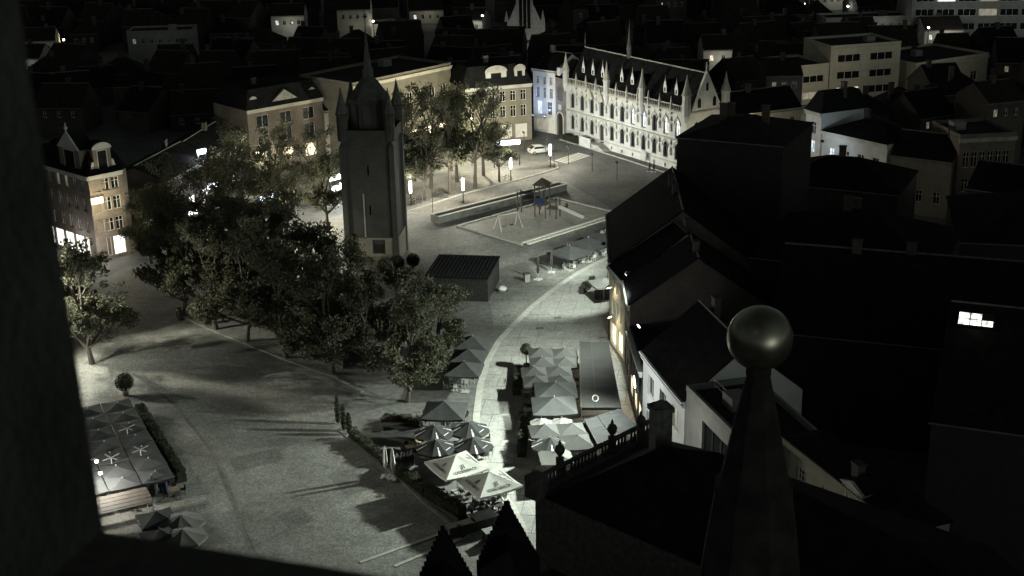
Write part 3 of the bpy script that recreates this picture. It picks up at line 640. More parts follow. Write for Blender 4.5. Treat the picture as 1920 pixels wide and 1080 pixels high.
# roof with dormers, ridge cresting and flèche
rf = MB().add([(0, .5, TZ + .1), (TL - .4, .5, TZ + .1), (TL - .4, TD - .1, TZ + .1), (0, TD - .1, TZ + .1), (0, TD / 2, gz), (TL - .4, TD / 2, gz)], [(0, 1, 5, 4), (2, 3, 4, 5), (3, 0, 4), (1, 2, 5), (3, 2, 1, 0)]).build('roof', M['slate'], t)
sl = (gz - TZ) / (TD / 2 - .5)
for x in (3.4, 6.4, 9.4, 15.1, 18.1, 21.1, 27.2, 30.2):
    z = TZ + 2.2; y = .5 + 2.1 / sl
    d = MB().xprism([(-.36, 0), (.36, 0), (.36, 1.0), (0, 2.2), (-.36, 1.0)], 0, 1.6).build('dormer', M['slate'], t, loc=(x, y - .2, z))
    MB().xprism([(-.4, 0), (.4, 0), (.42, 1.0), (0, 2.35), (-.42, 1.0)], -.12, -.002).build('dormer_front', M['bluewhite'], d)
    MB().box(-.18, .18, -.14, -.121, .15, .85).build('dormer_pane', M['glass'], d)
    MB().bar((0, -.06, 2.3), (0, -.06, 3.0), .04, .02, 5).build('dormer_finial', M['limetrim'], d)
MB().bar((0, TD / 2, gz + .05), (TL - .6, TD / 2, gz + .05), .12, n=5).build('ridge_cresting', M['limetrim'], rf)
MB().lathe([(.45, 0), (.42, 1.5), (.55, 1.6), (.25, 3), (.06, 5.5), (.02, 7)], 8).build('fleche', M['stonedark'], rf, loc=(13.5, TD / 2, gz - .3))
MB().lathe([(.1, 0), (.06, 1.6), (.02, 2.6)], 6).build('ridge_finial', M['stonedark'], rf, loc=(.1, TD / 2, gz))
# main door with stair
c = xs0 + 3 * pitch
MB().box(c - .6, c + .6, .25, .33, .95, 4.55).build('door', M['door'], t)
st = MB()
for i in range(6): st.box(c - .9 - .0, c + .9 + (5 - i) * .34 + .3, -1.6, -.01, i * .15 + .001 * i, i * .15 + .15)
st.build('door_steps', M['concrete'], t)
MB().box(c - 4.4, c - .95, -1.9, -1.65, 0, 1.7).box(c - 4.4, c - 4.15, -1.649, -.2, 0, 1.7).box(c - 4.45, c - .9, -1.95, -1.6, 1.701, 1.85).box(c - 4.1, c - .95, -1.64, -.05, 0, .9).build('stair_parapet', M['limestone'], t)
# brick gate wing left of it
gt = thing('gate_wing', 'dark brick gate wing with a tall arched gateway at the end of the town hall', 'gatehouse', (9.0, 254.4), math.atan2(tu.y, tu.x))
GW = 3.55; mb = MB(); gop = [(.55, 2.4, 0, 4.3, .8), (.75, 1.15, 6.8, 9.4, .4), (1.35, 1.75, 6.6, 9.8, .4), (1.95, 2.35, 6.8, 9.4, .4)]
facade(mb, GW, 0, 11, gop, .35); mb.add([(0, 0, 0), (0, 8, 0), (0, 8, 11), (0, 0, 11)], [(0, 3, 2, 1)]).add([(0, 0, 11), (GW, 0, 11), (GW, 8, 11), (0, 8, 11)], [(0, 1, 2, 3)])
mb.build('wall', M['gothbrick'], gt); MB().box(.56, 2.39, .3, .38, .01, 4.29).build('gate', M['door'], gt)
gs = MB()
for a, b in (((.35, 0), (.35, 3.6)), ((.35, 3.6), (.7, 4.25)), ((.7, 4.25), (1.47, 4.6)), ((1.47, 4.6), (2.25, 4.25)), ((2.25, 4.25), (2.6, 3.6)), ((2.6, 3.6), (2.6, 0))): gs.bar((a[0], -.04, a[1]), (b[0], -.04, b[1]), .14, n=4)
gs.build('gate_surround', M['limestone'], gt)
for o in gop[1:]: window(gt, o[0], o[2], .4, o[3] - o[2], style='plain', fm='framedark', depth=.3)
MB().box(1.0, 1.9, -.08, -.004, 5.0, 6.0).build('plaque', M['limestone'], gt)
MB().add([(0, -.2, 11.05), (GW, -.2, 11.05), (GW, 4, 14), (0, 4, 14), (0, 8, 11.05), (GW, 8, 11.05)], [(0, 1, 2, 3), (3, 2, 5, 4), (0, 3, 4), (1, 5, 2)]).build('roof', M['slate'], gt)
MB().box(.3, 1.2, 0.2, 1.4, 11.06, 12.8).build('dormer', M['bluewhite'], gt)
# floodlights of the town hall on low posts
def local(p, z=0): q = Vector(TH) + tu * p[0] + tn * p[1]; return (q.x, q.y, z)
for i, (x, pw, col) in enumerate(((3, 560, (.55, .74, 1)), (10, 580, (.62, .8, 1)), (17, 620, (.72, .88, 1)), (24, 640, (.82, .95, 1)), (31, 680, (.95, 1, .92)))):
    a = local((x, -11.5), 3.2)
    flood(a, local((x, 0), 6.8), pw * 0.8, col, 'small floodlight on a post in front of the town hall', 120, 'lenscool', group='town hall floodlights', arm=False)
    MB().bar((0, 0, 0), (0, 0, 3.0), .06, n=6).build('lamp_post', M['steel'], None, loc=(a[0], a[1], 0))
for o in [o for o in COL.objects if o.name.startswith('lamp_post')]: tag(o, 'thin dark post carrying a town hall floodlight', 'post', 'posts of the town hall floodlights')
flood(local((TL + 6, 2), 4.5), local((TL, 4.5), 5), 700, (1, .92, .66), 'warm floodlight facing the flank of the town hall', 130, 'lenswarm')
bld('town_hall_annex', 'long pale two storey annex behind the town hall flank', local((TL - 1.5, TD + .3))[:2], Vector(local((TL - 1.5, TD + .3))[:2]) + Vector((15.0, 6.5)), 8, 8.4, 'cream', ('gable', 3), 'slate', rows=((1, 2, 7, 1.0), (5.0, 1.9, 7, 1.0)), trim='cream', cat='building')
light('POINT', (41, 228, 5.5), 260, (1, .9, .62), size=.3)

# ------------------------------------------------------------------ belfry
BC = Vector((-18.6, 180.6)); BW = 6.7
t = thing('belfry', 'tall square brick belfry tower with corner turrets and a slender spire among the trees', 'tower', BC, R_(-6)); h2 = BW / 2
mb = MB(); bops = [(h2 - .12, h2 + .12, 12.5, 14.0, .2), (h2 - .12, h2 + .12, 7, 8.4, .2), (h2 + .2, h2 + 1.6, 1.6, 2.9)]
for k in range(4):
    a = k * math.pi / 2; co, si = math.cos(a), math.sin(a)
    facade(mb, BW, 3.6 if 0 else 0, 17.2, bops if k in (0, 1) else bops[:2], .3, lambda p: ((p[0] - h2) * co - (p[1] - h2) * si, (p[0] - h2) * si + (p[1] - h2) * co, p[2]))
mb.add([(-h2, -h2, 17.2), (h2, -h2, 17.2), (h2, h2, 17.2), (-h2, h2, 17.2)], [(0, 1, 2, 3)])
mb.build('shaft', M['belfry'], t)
MB().box(-h2 - .18, h2 + .18, -h2 - .18, -h2 - .004, 0, 1.55).box(-h2 - .18, h2 * .02, -h2 - .18, -h2 - .004, 1.551, 3.6).box(h2 * .55, h2 + .18, -h2 - .18, -h2 - .004, 1.551, 3.6).box(h2 + .004, h2 + .18, -h2, h2 + .18, 0, 3.6).box(-h2 - .3, h2 + .3, -h2 - .3, -h2 - .004, 3.601, 3.85).build('stone_base', M['dimcream'], t)
for x, z in ((-.3, 7), (-.3, 12.5)): MB().box(-.33, .33, -h2 + .25, -h2 + .3, z + .02, z + 1.5).build('slit_pane', M['glass'], t)
MB().box(.22, 1.58, -h2 + .2, -h2 + .28, 1.62, 2.88).build('doorway', M['door'], t)
for sx in (-1, 1):
    for sy in (-1, 1): MB().box(sx * h2 - .35, sx * h2 + .35, sy * h2 - .35, sy * h2 + .35, 0, 16.4).lathe([(.5, 16.401), (.1, 17.1)], 4, (sx * h2, sy * h2, 0), .785).build('buttress', M['belfry'], t)
MB().box(-.9, -.72, -h2 - .1, -h2 - .01, 3.9, 10).build('downpipe', M['alu'], t)
pp = MB()
pp.box(-h2 - .35, h2 + .35, -h2 - .35, h2 + .35, 17.21, 17.7)
pp.box(-h2 - .35, h2 + .35, -h2 - .35, -h2 - .1, 17.701, 18.7).box(-h2 - .35, h2 + .35, h2 + .1, h2 + .35, 17.701, 18.7).box(-h2 - .35, -h2 - .1, -h2 - .099, h2 + .099, 17.701, 18.7).box(h2 + .1, h2 + .35, -h2 - .099, h2 + .099, 17.701, 18.7)
pp.build('parapet', M['belfry'], t)
for sx in (-1, 1):
    for sy in (-1, 1):
        o = MB().lathe([(.75, 17.3), (.75, 20.6), (.9, 20.7), (.9, 20.9), (.78, 20.95)], 8, rot=.39).build('corner_turret', M['belfry'], t, loc=(sx * (h2 - .2), sy * (h2 - .2), 0))
        MB().lathe([(.85, 20.951), (.4, 22.6), (.03, 24.4)], 8, rot=.39).build('turret_spire', M['spire'], o)
o = MB().lathe([(2.7, 17.3), (2.6, 22.0), (2.8, 22.1), (2.8, 22.4)], 8, rot=.39).build('lantern', M['belfry'], t)
for i in range(8):
    a = i * math.pi / 4; MB().cbox((2.5 * math.cos(a), 2.5 * math.sin(a), 20.1), (.06, .9, 3.0), a).build('louvre', M['framedark'], o)
s_ = MB().lathe([(2.85, 22.401), (1.3, 24.6), (.75, 25.2), (.7, 26.2), (.55, 26.6), (.22, 29.5), (.06, 31.8)], 8, rot=.39).build('spire', M['spire'], t)
MB().bar((0, 0, 31.7), (0, 0, 34.2), .05).box(-.4, .4, -.04, .04, 33.1, 33.2).build('weather_vane', M['steel'], s_)

# ------------------------------------------------------------------ row of houses along the curved street (right)
rA = bld('cafe_house', 'bright cream house front with warm lamps at the bend of the curved street', (11.15, 146.2), (12.3, 140.2), 14, 9.3, 'cream', ('gable', 5), 'slate', rows=((4.0, 1.9, 3, 1.0), (6.8, 1.7, 3, 1.0)), shop=(.3, 2.6, 2, 'shopwarm'), trim='pale', chim=1)
bld('street_house', 'dark brick house behind the bright cafe front', (12.35, 140.0), (12.15, 132.2), 14, 9.6, 'brickdark', ('gable', 5), 'slate', rows=((4, 1.9, 3, 1.1), (6.9, 1.7, 3, 1.1)), shop=(.3, 2.5, 2, 'win_dim'))
bld('street_house', 'tall dark roofed house at the far end of the curved street row', (12.4, 166), (11.3, 146.4), 16, 9.6, 'brick', ('gable', 6), 'slate', rows=((4, 1.9, 7, 1.1), (6.9, 1.7, 7, 1.1)), shop=(.3, 2.5, 4, 'win_dim'), chim=2)
rC = bld('shop_house', 'low dark shop house with a glowing white script sign over its awning', (12.1, 132.0), (12.4, 121.2), 12, 6.8, 'darkwall', ('flat',), 'bitumen', rows=((3.8, 1.7, 4, 1.3),), shop=(.3, 2.5, 3, 'shopwarm'), cornice=True, trim='pale')
rD = bld('white_house', 'pale rendered house with paired windows on deep sills above the awning', (12.45, 121), (14.9, 109), 11, 9.0, 'bluewhite', ('gable', 4.5), 'slate', rows=((1.5, 2.0, 3, 2.2), (5.3, 2.1, 3, 1.9)), trim='bluewhite', style='mull', fm='frame', cornice=True, lit={(1, 2): 'win_dim'})
rE = bld('modern_block', 'modern grey block with a recessed glazed loggia and roof terrace beside the pale house', (15.0, 108.6), (18.2, 96.6), 6.5, 10.2, 'grey', ('flat',), 'bitumen', rows=((1.2, 2.0, 5, 1.2), (6.0, 3.0, 1, 5.4, .9)), trim='grey', style='shop', fm='framedark', cornice=False)
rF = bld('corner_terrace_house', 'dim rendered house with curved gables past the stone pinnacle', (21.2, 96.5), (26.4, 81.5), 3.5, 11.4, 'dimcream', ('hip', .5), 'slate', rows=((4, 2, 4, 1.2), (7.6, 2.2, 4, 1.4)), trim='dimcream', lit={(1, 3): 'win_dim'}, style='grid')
light('POINT', (12.6, 104, 8.0), 120, (.95, 1, .93), size=.3)
light('POINT', (18.5, 86.5, 8.0), 55, (.95, 1, .92), size=.3)
gable_dormer(rF, 8.4, -.3, 9.2, 2.6, 2.6, .5, 'dimcream', 'tri', 'win_dim')
gable_dormer(rF, 12.4, -.25, 8.4, 2.2, 2.5, .5, 'dimcream', 'tri', 'glass')
# roof terrace rail on the modern block
rl = MB()
for i in range(7): rl.bar((1 + i * 1.7, 2.2, 10.3), (1 + i * 1.7, 2.2, 11.4), .03, n=5)
rl.bar((1, 2.2, 11.4), (11.2, 2.2, 11.4), .03, n=5).bar((1, 2.2, 10.9), (11.2, 2.2, 10.9), .02, n=5); rl.build('terrace_rail', M['alu'], rE)
MB().box(7.2, 8.6, 2.6, 3.6, 10.3, 11.0).build('garden_box', M['white'], rE)
# script sign of the shop house
sg = thing('script_sign', 'white glowing script sign on the dark shop house', 'sign', (11.85, 123.4, 5.0), R_(-92))
z_ = MB(); pts = [(0, 0), (.15, .5), (.3, .1), (.42, .45), (.6, .05), (.72, .3), (.9, 0), (1.05, .55), (1.2, .1), (1.45, .35), (1.6, .05), (1.9, .4)]
for a, b in zip(pts, pts[1:]): z_.bar((a[0] * 1.2, -.05, a[1]), (b[0] * 1.2, -.05, b[1]), .07, n=5)
z_.build('script_tube', glow('neon_white', (.85, .92, 1), 7), sg); MB().box(-.2, 2.6, .0, .15, -.25, .8).build('sign_board', M['framedark'], sg)
# tall dark block behind the row, and low roofs to the right
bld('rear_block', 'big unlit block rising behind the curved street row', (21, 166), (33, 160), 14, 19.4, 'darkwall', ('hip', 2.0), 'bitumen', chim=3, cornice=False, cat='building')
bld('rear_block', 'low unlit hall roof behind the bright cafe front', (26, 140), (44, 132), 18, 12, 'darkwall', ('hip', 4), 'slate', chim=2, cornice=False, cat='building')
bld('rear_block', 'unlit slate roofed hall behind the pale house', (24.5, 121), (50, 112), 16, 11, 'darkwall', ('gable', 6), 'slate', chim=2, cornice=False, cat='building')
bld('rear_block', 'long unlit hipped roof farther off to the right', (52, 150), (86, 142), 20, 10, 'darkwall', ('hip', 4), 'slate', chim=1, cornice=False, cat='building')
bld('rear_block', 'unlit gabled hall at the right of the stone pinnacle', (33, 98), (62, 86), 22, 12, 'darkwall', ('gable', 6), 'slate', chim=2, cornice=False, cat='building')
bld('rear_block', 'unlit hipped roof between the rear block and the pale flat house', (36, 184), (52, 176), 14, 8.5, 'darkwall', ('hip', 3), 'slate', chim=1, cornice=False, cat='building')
ph = bld('pale_flat_house', 'pale bluish house with blank shuttered windows above the dark roofs', (49.2, 209), (56.6, 198.6), 9, 10, 'bluewhite', ('hip', 2), 'slate', rows=((5.4, 2.2, 4, 1.2),), trim='pale', lit={(0, 0): 'win_cool'}, fm='frame')
bld('pale_flat_house', 'taller slate roofed house with a lit dormer beside the pale bluish house', (47.4, 213), (49, 209.4), 9, 12.6, 'bluewhite', ('mansard', 3), 'slate', rows=((6, 2, 1, 1.2), (9, 2, 1, 1.4)), trim='pale', lit={(0, 0): 'win_cool'})
flood((48.0, 203.5, 9.6), (51, 208, 8), 110, (.75, .9, 1), 'cool lamp over the lane beside the pale bluish house', 150, 'lenscool')
bld('garden_wall_house', 'low pale walled house with a plain pilaster end', (57, 197.8), (64.5, 192.6), 8, 8.6, 'dimcream', ('gable', 3), 'slate', rows=((2, 1.8, 3, 1),), trim='dimcream')
bld('office_house', 'dim brick house with a strip of tall windows at the right', (65.5, 193), (74, 194), 10, 12, 'brick', ('flat',), 'bitumen', rows=((4, 2, 5, 1.0), (7.6, 2.4, 6, 1.0)), trim='limetrim')
bld('office_house', 'dim low house with a slanting wall below the strip windowed brick house', (64, 184), (72, 178), 9, 7, 'grey', ('gable', 3), 'slate', rows=((2.5, 1.6, 2, 1),), trim='limetrim')
light('POINT', (61, 186, 9), 30, (1, .92, .75), size=.3); light('POINT', (70, 186, 9), 24, (1, .92, .8), size=.3)
# roof light
sk = thing('roof_light', 'glowing glazed roof light on the unlit gabled hall', 'skylight', (38.5, 105.55, 17.42), R_(-22.5)); sk.rotation_euler = (R_(28.6), 0, R_(-22.5)); sk.scale = (.72, .72, .72)
for i in range(3):
    for j in range(2):
        MB().box(-1.9 + i * 1.3, -.72 + i * 1.3, -.95 + j * .98, -.07 + j * .98, .02 + .001, .1).build('pane', G['rooflight'] if (i, j) != (2, 1) else M['glass'], sk)
fr = MB().box(-2.0, 2.1, -1.05, -.96, -.6, .16).box(-2.0, 2.1, .92, 1.0, -.6, .16).box(-2.0, 2.1, -.06, .02, -.1, .14)
for i in range(4): fr.box(-2.0 + i * 1.3, -1.91 + i * 1.3, -.959, .919, -.6, .17)
fr.build('glazing_bar', M['steel'], sk)
light('POINT', (38.1, 104.6, 18.0), 9, (1, .9, .6), size=.4)

# ------------------------------------------------------------------ near roofs below the camera
nb = thing('balustrade_building', 'dark slate roofed building with stone balustrade and ball topped urns', 'building', (0, 0, 0))
def npoly(z0, z1, pts, name, m, par=nb): return MB().prism(pts, z0, z1).build(name, m, par)
e0 = Vector((1.12, 73.26)); e1 = Vector((8.81, 81.01)); ed = (e1 - e0).normalized(); en = Vector((ed.y, -ed.x))
c0 = e0; c1 = e1; c2 = e1 + en * 26 + ed * 6; c3 = e0 + en * 26
npoly(0, 19.2, [tuple(c0), tuple(c1), (24, 66), (30, 40), tuple(c3)], 'wall', M['stonedark'])
MB().prism([tuple(e0 - en * .25 - ed * .3), tuple(e1 - en * .25), tuple(e1 + en * .6), tuple(e0 + en * .6 - ed * .3)], 19.201, 19.5).build('cornice', M['stonedark'], nb)
bl = MB().lathe([(.07, 0), (.13, .2), (.06, .5), (.1, .78)], 8).mesh('baluster', M['stonedark'])
n = int((e1 - e0).length / .32)
for i in range(n):
    if i % 9 != 8: link('baluster', bl, nb, (*(e0 + ed * (.3 + i * .32) + en * .1), 19.5))
q = [tuple(e0 + en * .25), tuple(e0 - en * .05), tuple(e1 - en * .05), tuple(e1 + en * .25)]
MB().prism(q, 20.281, 20.42).build('hand_rail', M['stonedark'], nb)
urn = MB().box(-.3, .3, -.3, .3, -1.0, .25).lathe([(.16, .251), (.1, .4), (.36, .75), (.4, 1.0), (.3, 1.25), (.1, 1.4), (.12, 1.5), (.04, 1.75)], 12).mesh('urn', M['stonedark'])
for pxy in ((2.71, 75.22), (6.13, 78.04), (8.04, 79.20)): link('urn', urn, nb, (*pxy, 20.42)).scale = (.82, .82, .82)
MB().cbox((*(e0 - ed * .1 + en * .2), 19.9), (1.0, 1.0, 1.4), math.atan2(ed.y, ed.x)).build('corner_pier', M['stonedark'], nb)
rdg = [(8.36, 70.58), (11.45, 69.74), (19.08, 59.56)]
rv = [(*(e0 + en * .8), 19.3), (*(e1 + en * .8), 19.3), (26, 66, 19.3), (32, 40, 19.3), (*(e0 + en * 30), 19.3), (*rdg[0], 23.5), (*rdg[1], 23.5), (*rdg[2], 23.5)]
MB().add(rv, [(0, 1, 5), (1, 2, 6, 5), (2, 3, 7, 6), (3, 4, 7), (4, 0, 5, 7), (5, 6, 7)]).build('roof', M['slate'], nb)
ch = (8.56, 72.77)
MB().cbox((*ch, 22.6), (1.05, 1.0, 4.4), .3).cbox((*ch, 24.95), (1.25, 1.2, .28), .3).add([(ch[0] - .5, ch[1] - .5, 25.1), (ch[0] + .5, ch[1] - .5, 25.1), (ch[0] + .5, ch[1] + .5, 25.1), (ch[0] - .5, ch[1] + .5, 25.1), (*ch, 25.5)], [(0, 1, 4), (1, 2, 4), (2, 3, 4), (3, 0, 4)]).build('chimney', M['stonedark'], nb)
# stepped-gable house right under the tower
sgb = thing('stepped_gable_house', 'dark house with two black stepped gables at the foot of the tower', 'house', (0, 0, 0))
MB().prism([(-5.4, 58.2), (1.8, 63.4), (22, 44), (8, 34)], 0, 20.0).build('wall', M['brickdark'], sgb)
MB().add([(-5.4, 58.2, 20.01), (1.8, 63.4, 20.01), (22, 44, 20.01), (8, 34, 20.01), (1.5, 55, 21.5), (15, 42, 21.5)], [(0, 1, 4), (1, 2, 5, 4), (2, 3, 5), (3, 0, 4, 5)]).build('roof', M['slate'], sgb)
for (gx, gy), zt, ns in (((-0.51, 61.48), 25.0, 12), ((-3.65, 59.06), 25.0, 12)):
    g = MB(); stp = .27; hw = .14
    for i in range(ns):
        a = .11 + i * .125
        g.cbox((gx, gy, zt - stp * (i + .5)), (a * 2, .5, stp - .002), .62 * 0 + .15)
    g.cbox((gx, gy, zt - stp * ns - 1.5), (.11 * 2 + ns * .25, .5, 2.998), .15)
    g.build('stepped_gable', M['slate'], sgb)
    MB().add([(gx - 1.5, gy - .2, zt - 3.4), (gx + 1.5, gy - .2, zt - 3.4), (gx, gy - .2, zt - 1.6), (gx - 1.2, gy - 4, zt - 3.4), (gx + 1.8, gy - 4, zt - 3.4), (gx + .3, gy - 4, zt - 1.6)], [(0, 2, 5, 3), (1, 4, 5, 2), (3, 5, 4)]).build('gable_roof', M['slate'], sgb)
# stone pinnacle of the tower the camera stands on
pc = (2.51, 12.87)
t = thing('stone_pinnacle', 'dark tapering stone pinnacle crowned by a large tarnished ball', 'pinnacle', (*pc, 46))
MB().lathe([(1.0, 0), (.78, 2.2), (.56, 4.3), (.43, 5.2), (.44, 5.24), (.38, 5.3), (.23, 6.05), (.125, 6.5), (.14, 6.54), (.1, 6.62)], 8, rot=.2).build('shaft', M['pinnacle'], t)
bm = bmesh.new(); bmesh.ops.create_uvsphere(bm, u_segments=40, v_segments=24, radius=.335); me = bpy.data.meshes.new('ball'); bm.to_mesh(me); bm.free(); me.materials.append(M['copper'])
for p in me.polygons: p.use_smooth = True
link('ball', me, t, (0, 0, 6.91))
bld('rear_block', 'unlit filler roof added at the foot of the tower beside the pinnacle', (44, 92), (80, 70), 30, 9, 'darkwall', ('hip', 4), 'slate', chim=1, cornice=False, cat='building')  # filler block, put in to cover ground that came out too bright
bld('tower_foot_roof', 'unlit low roof at the foot of the tower', (-2, 52), (10, 40), 10, 12, 'darkwall', ('flat',), 'bitumen', cornice=False, chim=0, cat='building')
# window opening the camera looks out of
t = thing('tower_window', 'dark worn stone jamb and sloping sill of the tower opening', 'window surround', (0, 0, 56))
def jam(pts, z0, z1, nm):
    o = MB().prism(pts, z0 - 56, z1 - 56).build(nm, M['stonedark'], t)
    b = o.modifiers.new('bevel', 'BEVEL'); b.width = .015; b.segments = 3; return o
jp = [(-.332, 1.0), (-.361, .9), (-.418, .78), (-.9, .78), (-.9, 1.12)]
jm = MB().add([(x, y, 1.2) for x, y in jp] + [(x - .045 * (i < 3), y, 3.2) for i, (x, y) in enumerate(jp)], [(4, 3, 2, 1, 0)[::-1], (5, 6, 7, 8, 9)[::-1]] + [(i, (i + 1) % 5, (i + 1) % 5 + 5, i + 5)[::-1] for i in range(5)]).build('jamb', M['jamb'], t)
b = jm.modifiers.new('bevel', 'BEVEL'); b.width = .012; b.segments = 3
sp = [(-.9, 1.186), (.9, .586), (.9, .2), (-.9, .2)]
o = MB().prism(sp, .9, 1.45).build('sill', M['stonedark'], t)
b = o.modifiers.new('bevel', 'BEVEL'); b.width = .012; b.segments = 3

# ------------------------------------------------------------------ trees
def leaf_cloud(pts_fn, n, size, rnd, flat=0.0):
    vs = []; fs = []
    for _ in range(n):
        c = pts_fn(); s = size * rnd.uniform(.6, 1.35)
        a = Vector((rnd.gauss(0, 1), rnd.gauss(0, 1), rnd.gauss(0, 1) * (1 - flat))).normalized()
        b = a.cross(Vector((rnd.gauss(0, 1), rnd.gauss(0, 1), rnd.gauss(0, 1)))).normalized()
        o = len(vs); c = Vector(c); e = a.cross(b) * s * .18
        vs += [c - a * s * .5, c + b * s * .32 + e, c + a * s * .5, c - b * s * .32 + e]; fs += [(o, o + 1, o + 2), (o, o + 2, o + 3)]
    return vs, fs
def make_tree(seed, H, trunk_h, rad, nl=6200, size=.34):
    rnd = random.Random(seed); tk = MB(); tips = []
    lean = Vector((rnd.uniform(-.3, .3), rnd.uniform(-.3, .3), 0))
    r0 = .2 + H * .006
    top = Vector((lean.x, lean.y, trunk_h))
    tk.bar((0, 0, -.1), (lean.x * .5, lean.y * .5, trunk_h * .5), r0 * 1.15, r0 * .9, 8); tk.bar((lean.x * .5, lean.y * .5, trunk_h * .5), top, r0 * .9, r0 * .75, 8)
    def branch(p, d, L, r, depth):
        q = p + d * L; tk.bar(p, q, r, r * .62, 5 if depth else 6)
        if depth >= 2: tips.append(q); tips.append(p + d * L * .6); return
        for k in range(rnd.choice((3, 4, 4)) if depth == 0 else rnd.choice((3, 3, 4))):
            dd = (d + Vector((rnd.uniform(-1, 1), rnd.uniform(-1, 1), rnd.uniform(-.25, .8))) * .85).normalized()
            branch(q, dd, L * rnd.uniform(.55, .8), r * .6, depth + 1)
        tips.append(q)
    ch = H - trunk_h
    for k in range(6):
        a = k * 1.05 + rnd.uniform(-.3, .3)
        branch(top + Vector((0, 0, -rnd.uniform(0, .8))), Vector((math.cos(a) * .75, math.sin(a) * .75, rnd.uniform(.35, .9))).normalized(), rad * .55, r0 * .5, 0)
    branch(top, Vector((rnd.uniform(-.15, .15), rnd.uniform(-.15, .15), 1)).normalized(), ch * .42, r0 * .7, 0)
    branch(top + Vector((0, 0, ch * .3)), Vector((rnd.uniform(-.4, .4), rnd.uniform(-.4, .4), 1)).normalized(), ch * .35, r0 * .5, 0)
    tips2 = [(p, rnd.uniform(.5, 1.05)) for p in tips if p.z > trunk_h - 1.2]
    for _ in range(22):
        a = rnd.uniform(0, 6.28); e = rnd.uniform(-.35, 1.2)
        tips2.append((top + Vector((math.cos(a) * math.cos(e) * rad * .85, math.sin(a) * math.cos(e) * rad * .85, ch * .42 + math.sin(e) * ch * .48)), rnd.uniform(.5, .9)))
    def pt():
        c, r = rnd.choice(tips2)
        while True:
            v = Vector((rnd.uniform(-1, 1), rnd.uniform(-1, 1), rnd.uniform(-1, 1)))
            if v.length < 1: break
        v *= (.55 + .45 * rnd.random()) / max(v.length, .3) * v.length ** .3
        return c + Vector((v.x * r * 1.15, v.y * r * 1.15, v.z * r * .8))
    vs, fs = leaf_cloud(pt, nl, size, rnd)
    cr = MB(); cr.add(vs, fs)
    return tk.mesh('trunk', M['bark']), cr.mesh('crown', M['leaf'])
TV = [make_tree(11, 14.5, 4.2, 4.2, 4800), make_tree(12, 13.5, 3.8, 4.0, 4600), make_tree(13, 15.5, 4.6, 4.2, 5000), make_tree(14, 12.5, 2.3, 4.9, 9000), make_tree(15, 11.5, 2.1, 4.7, 8600)]
def tree(xy, v, label, group, s=1.0, rz=None, name='plane_tree'):
    t = thing(name, label, 'tree', (*xy, 0), random.uniform(0, 6.28) if rz is None else rz, group); t.scale = (s, s, s * random.uniform(.95, 1.05))
    link('trunk', TV[v][0], t); link('crown', TV[v][1], t)
    return t
g = 'grove trees along the square'
for i, (xy, v, s) in enumerate((((-40.7, 158.7), 3, 1.1), ((-35.8, 153.4), 3, 1.08), ((-31.3, 149.1), 4, 1.15), ((-25.9, 143.8), 3, 1.05), ((-20.0, 138.8), 4, 1.1), ((-11.2, 130.6), 4, .98), ((-8.6, 139.5), 4, .85), ((-22.5, 147), 4, .9), ((-27.5, 150.5), 3, .9), ((-16.5, 140), 3, .85),
        ((-35.5, 165.5), 0, .95), ((-30, 160), 3, 1.05), ((-25, 154.5), 4, 1.05), ((-19.5, 149.5), 3, .95), ((-13.2, 143.5), 4, .88), ((-44, 167), 0, .95), ((-29, 169), 0, .9))):
    tree(xy, v, 'leafy tree in the grove row along the open square' if i < 6 else 'leafy tree in the inner rows of the grove before the belfry', g if i < 6 else 'inner grove trees', s)
for xy, v, s in (((-49.9, 179.8), 3, .85), ((-46, 176), 1, .95), ((-40, 176), 2, .9), ((-48, 186), 1, .95), ((-41, 186), 0, .95), ((-34, 184), 1, .95), ((-35, 195), 2, .9), ((-42, 199), 1, .9), ((-30, 205), 0, .9), ((-37, 212), 2, .85), ((-27, 193), 1, .9), ((-24, 214), 0, .95), ((-20.5, 208), 2, .9), ((-43, 207), 1, 1), ((-36, 178), 0, 1)):
    tree(xy, v, 'dark leafy tree in front of the lit shops behind the belfry', 'trees in front of the far shops', s)
for xy, v, s in zip(((-16.9, 213.7), (-13.6, 209.6), (-12.9, 216.5), (-9.7, 212.5), (-8.8, 220.5), (-5.7, 216.1), (-4.4, 224.3), (-1.7, 219.9), (-16, 222), (-10, 228)), (0, 1, 2, 0, 1, 2, 0, 1, 2, 0), (1.05, .85, 1.08, 1.05, 1.05, 1.08, 1.0, .72, 1.0, .95)):
    tree(xy, v, 'slim tree standing on the lamp lit promenade', 'promenade trees', s)
tree((-47.8, 143.2), 3, 'single tree lit from the side beside the left facades', None, 1.12, 1.0)
tree((-52.5, 151), 4, 'tree behind the single side lit tree by the left facades', None, .85, 2.0)

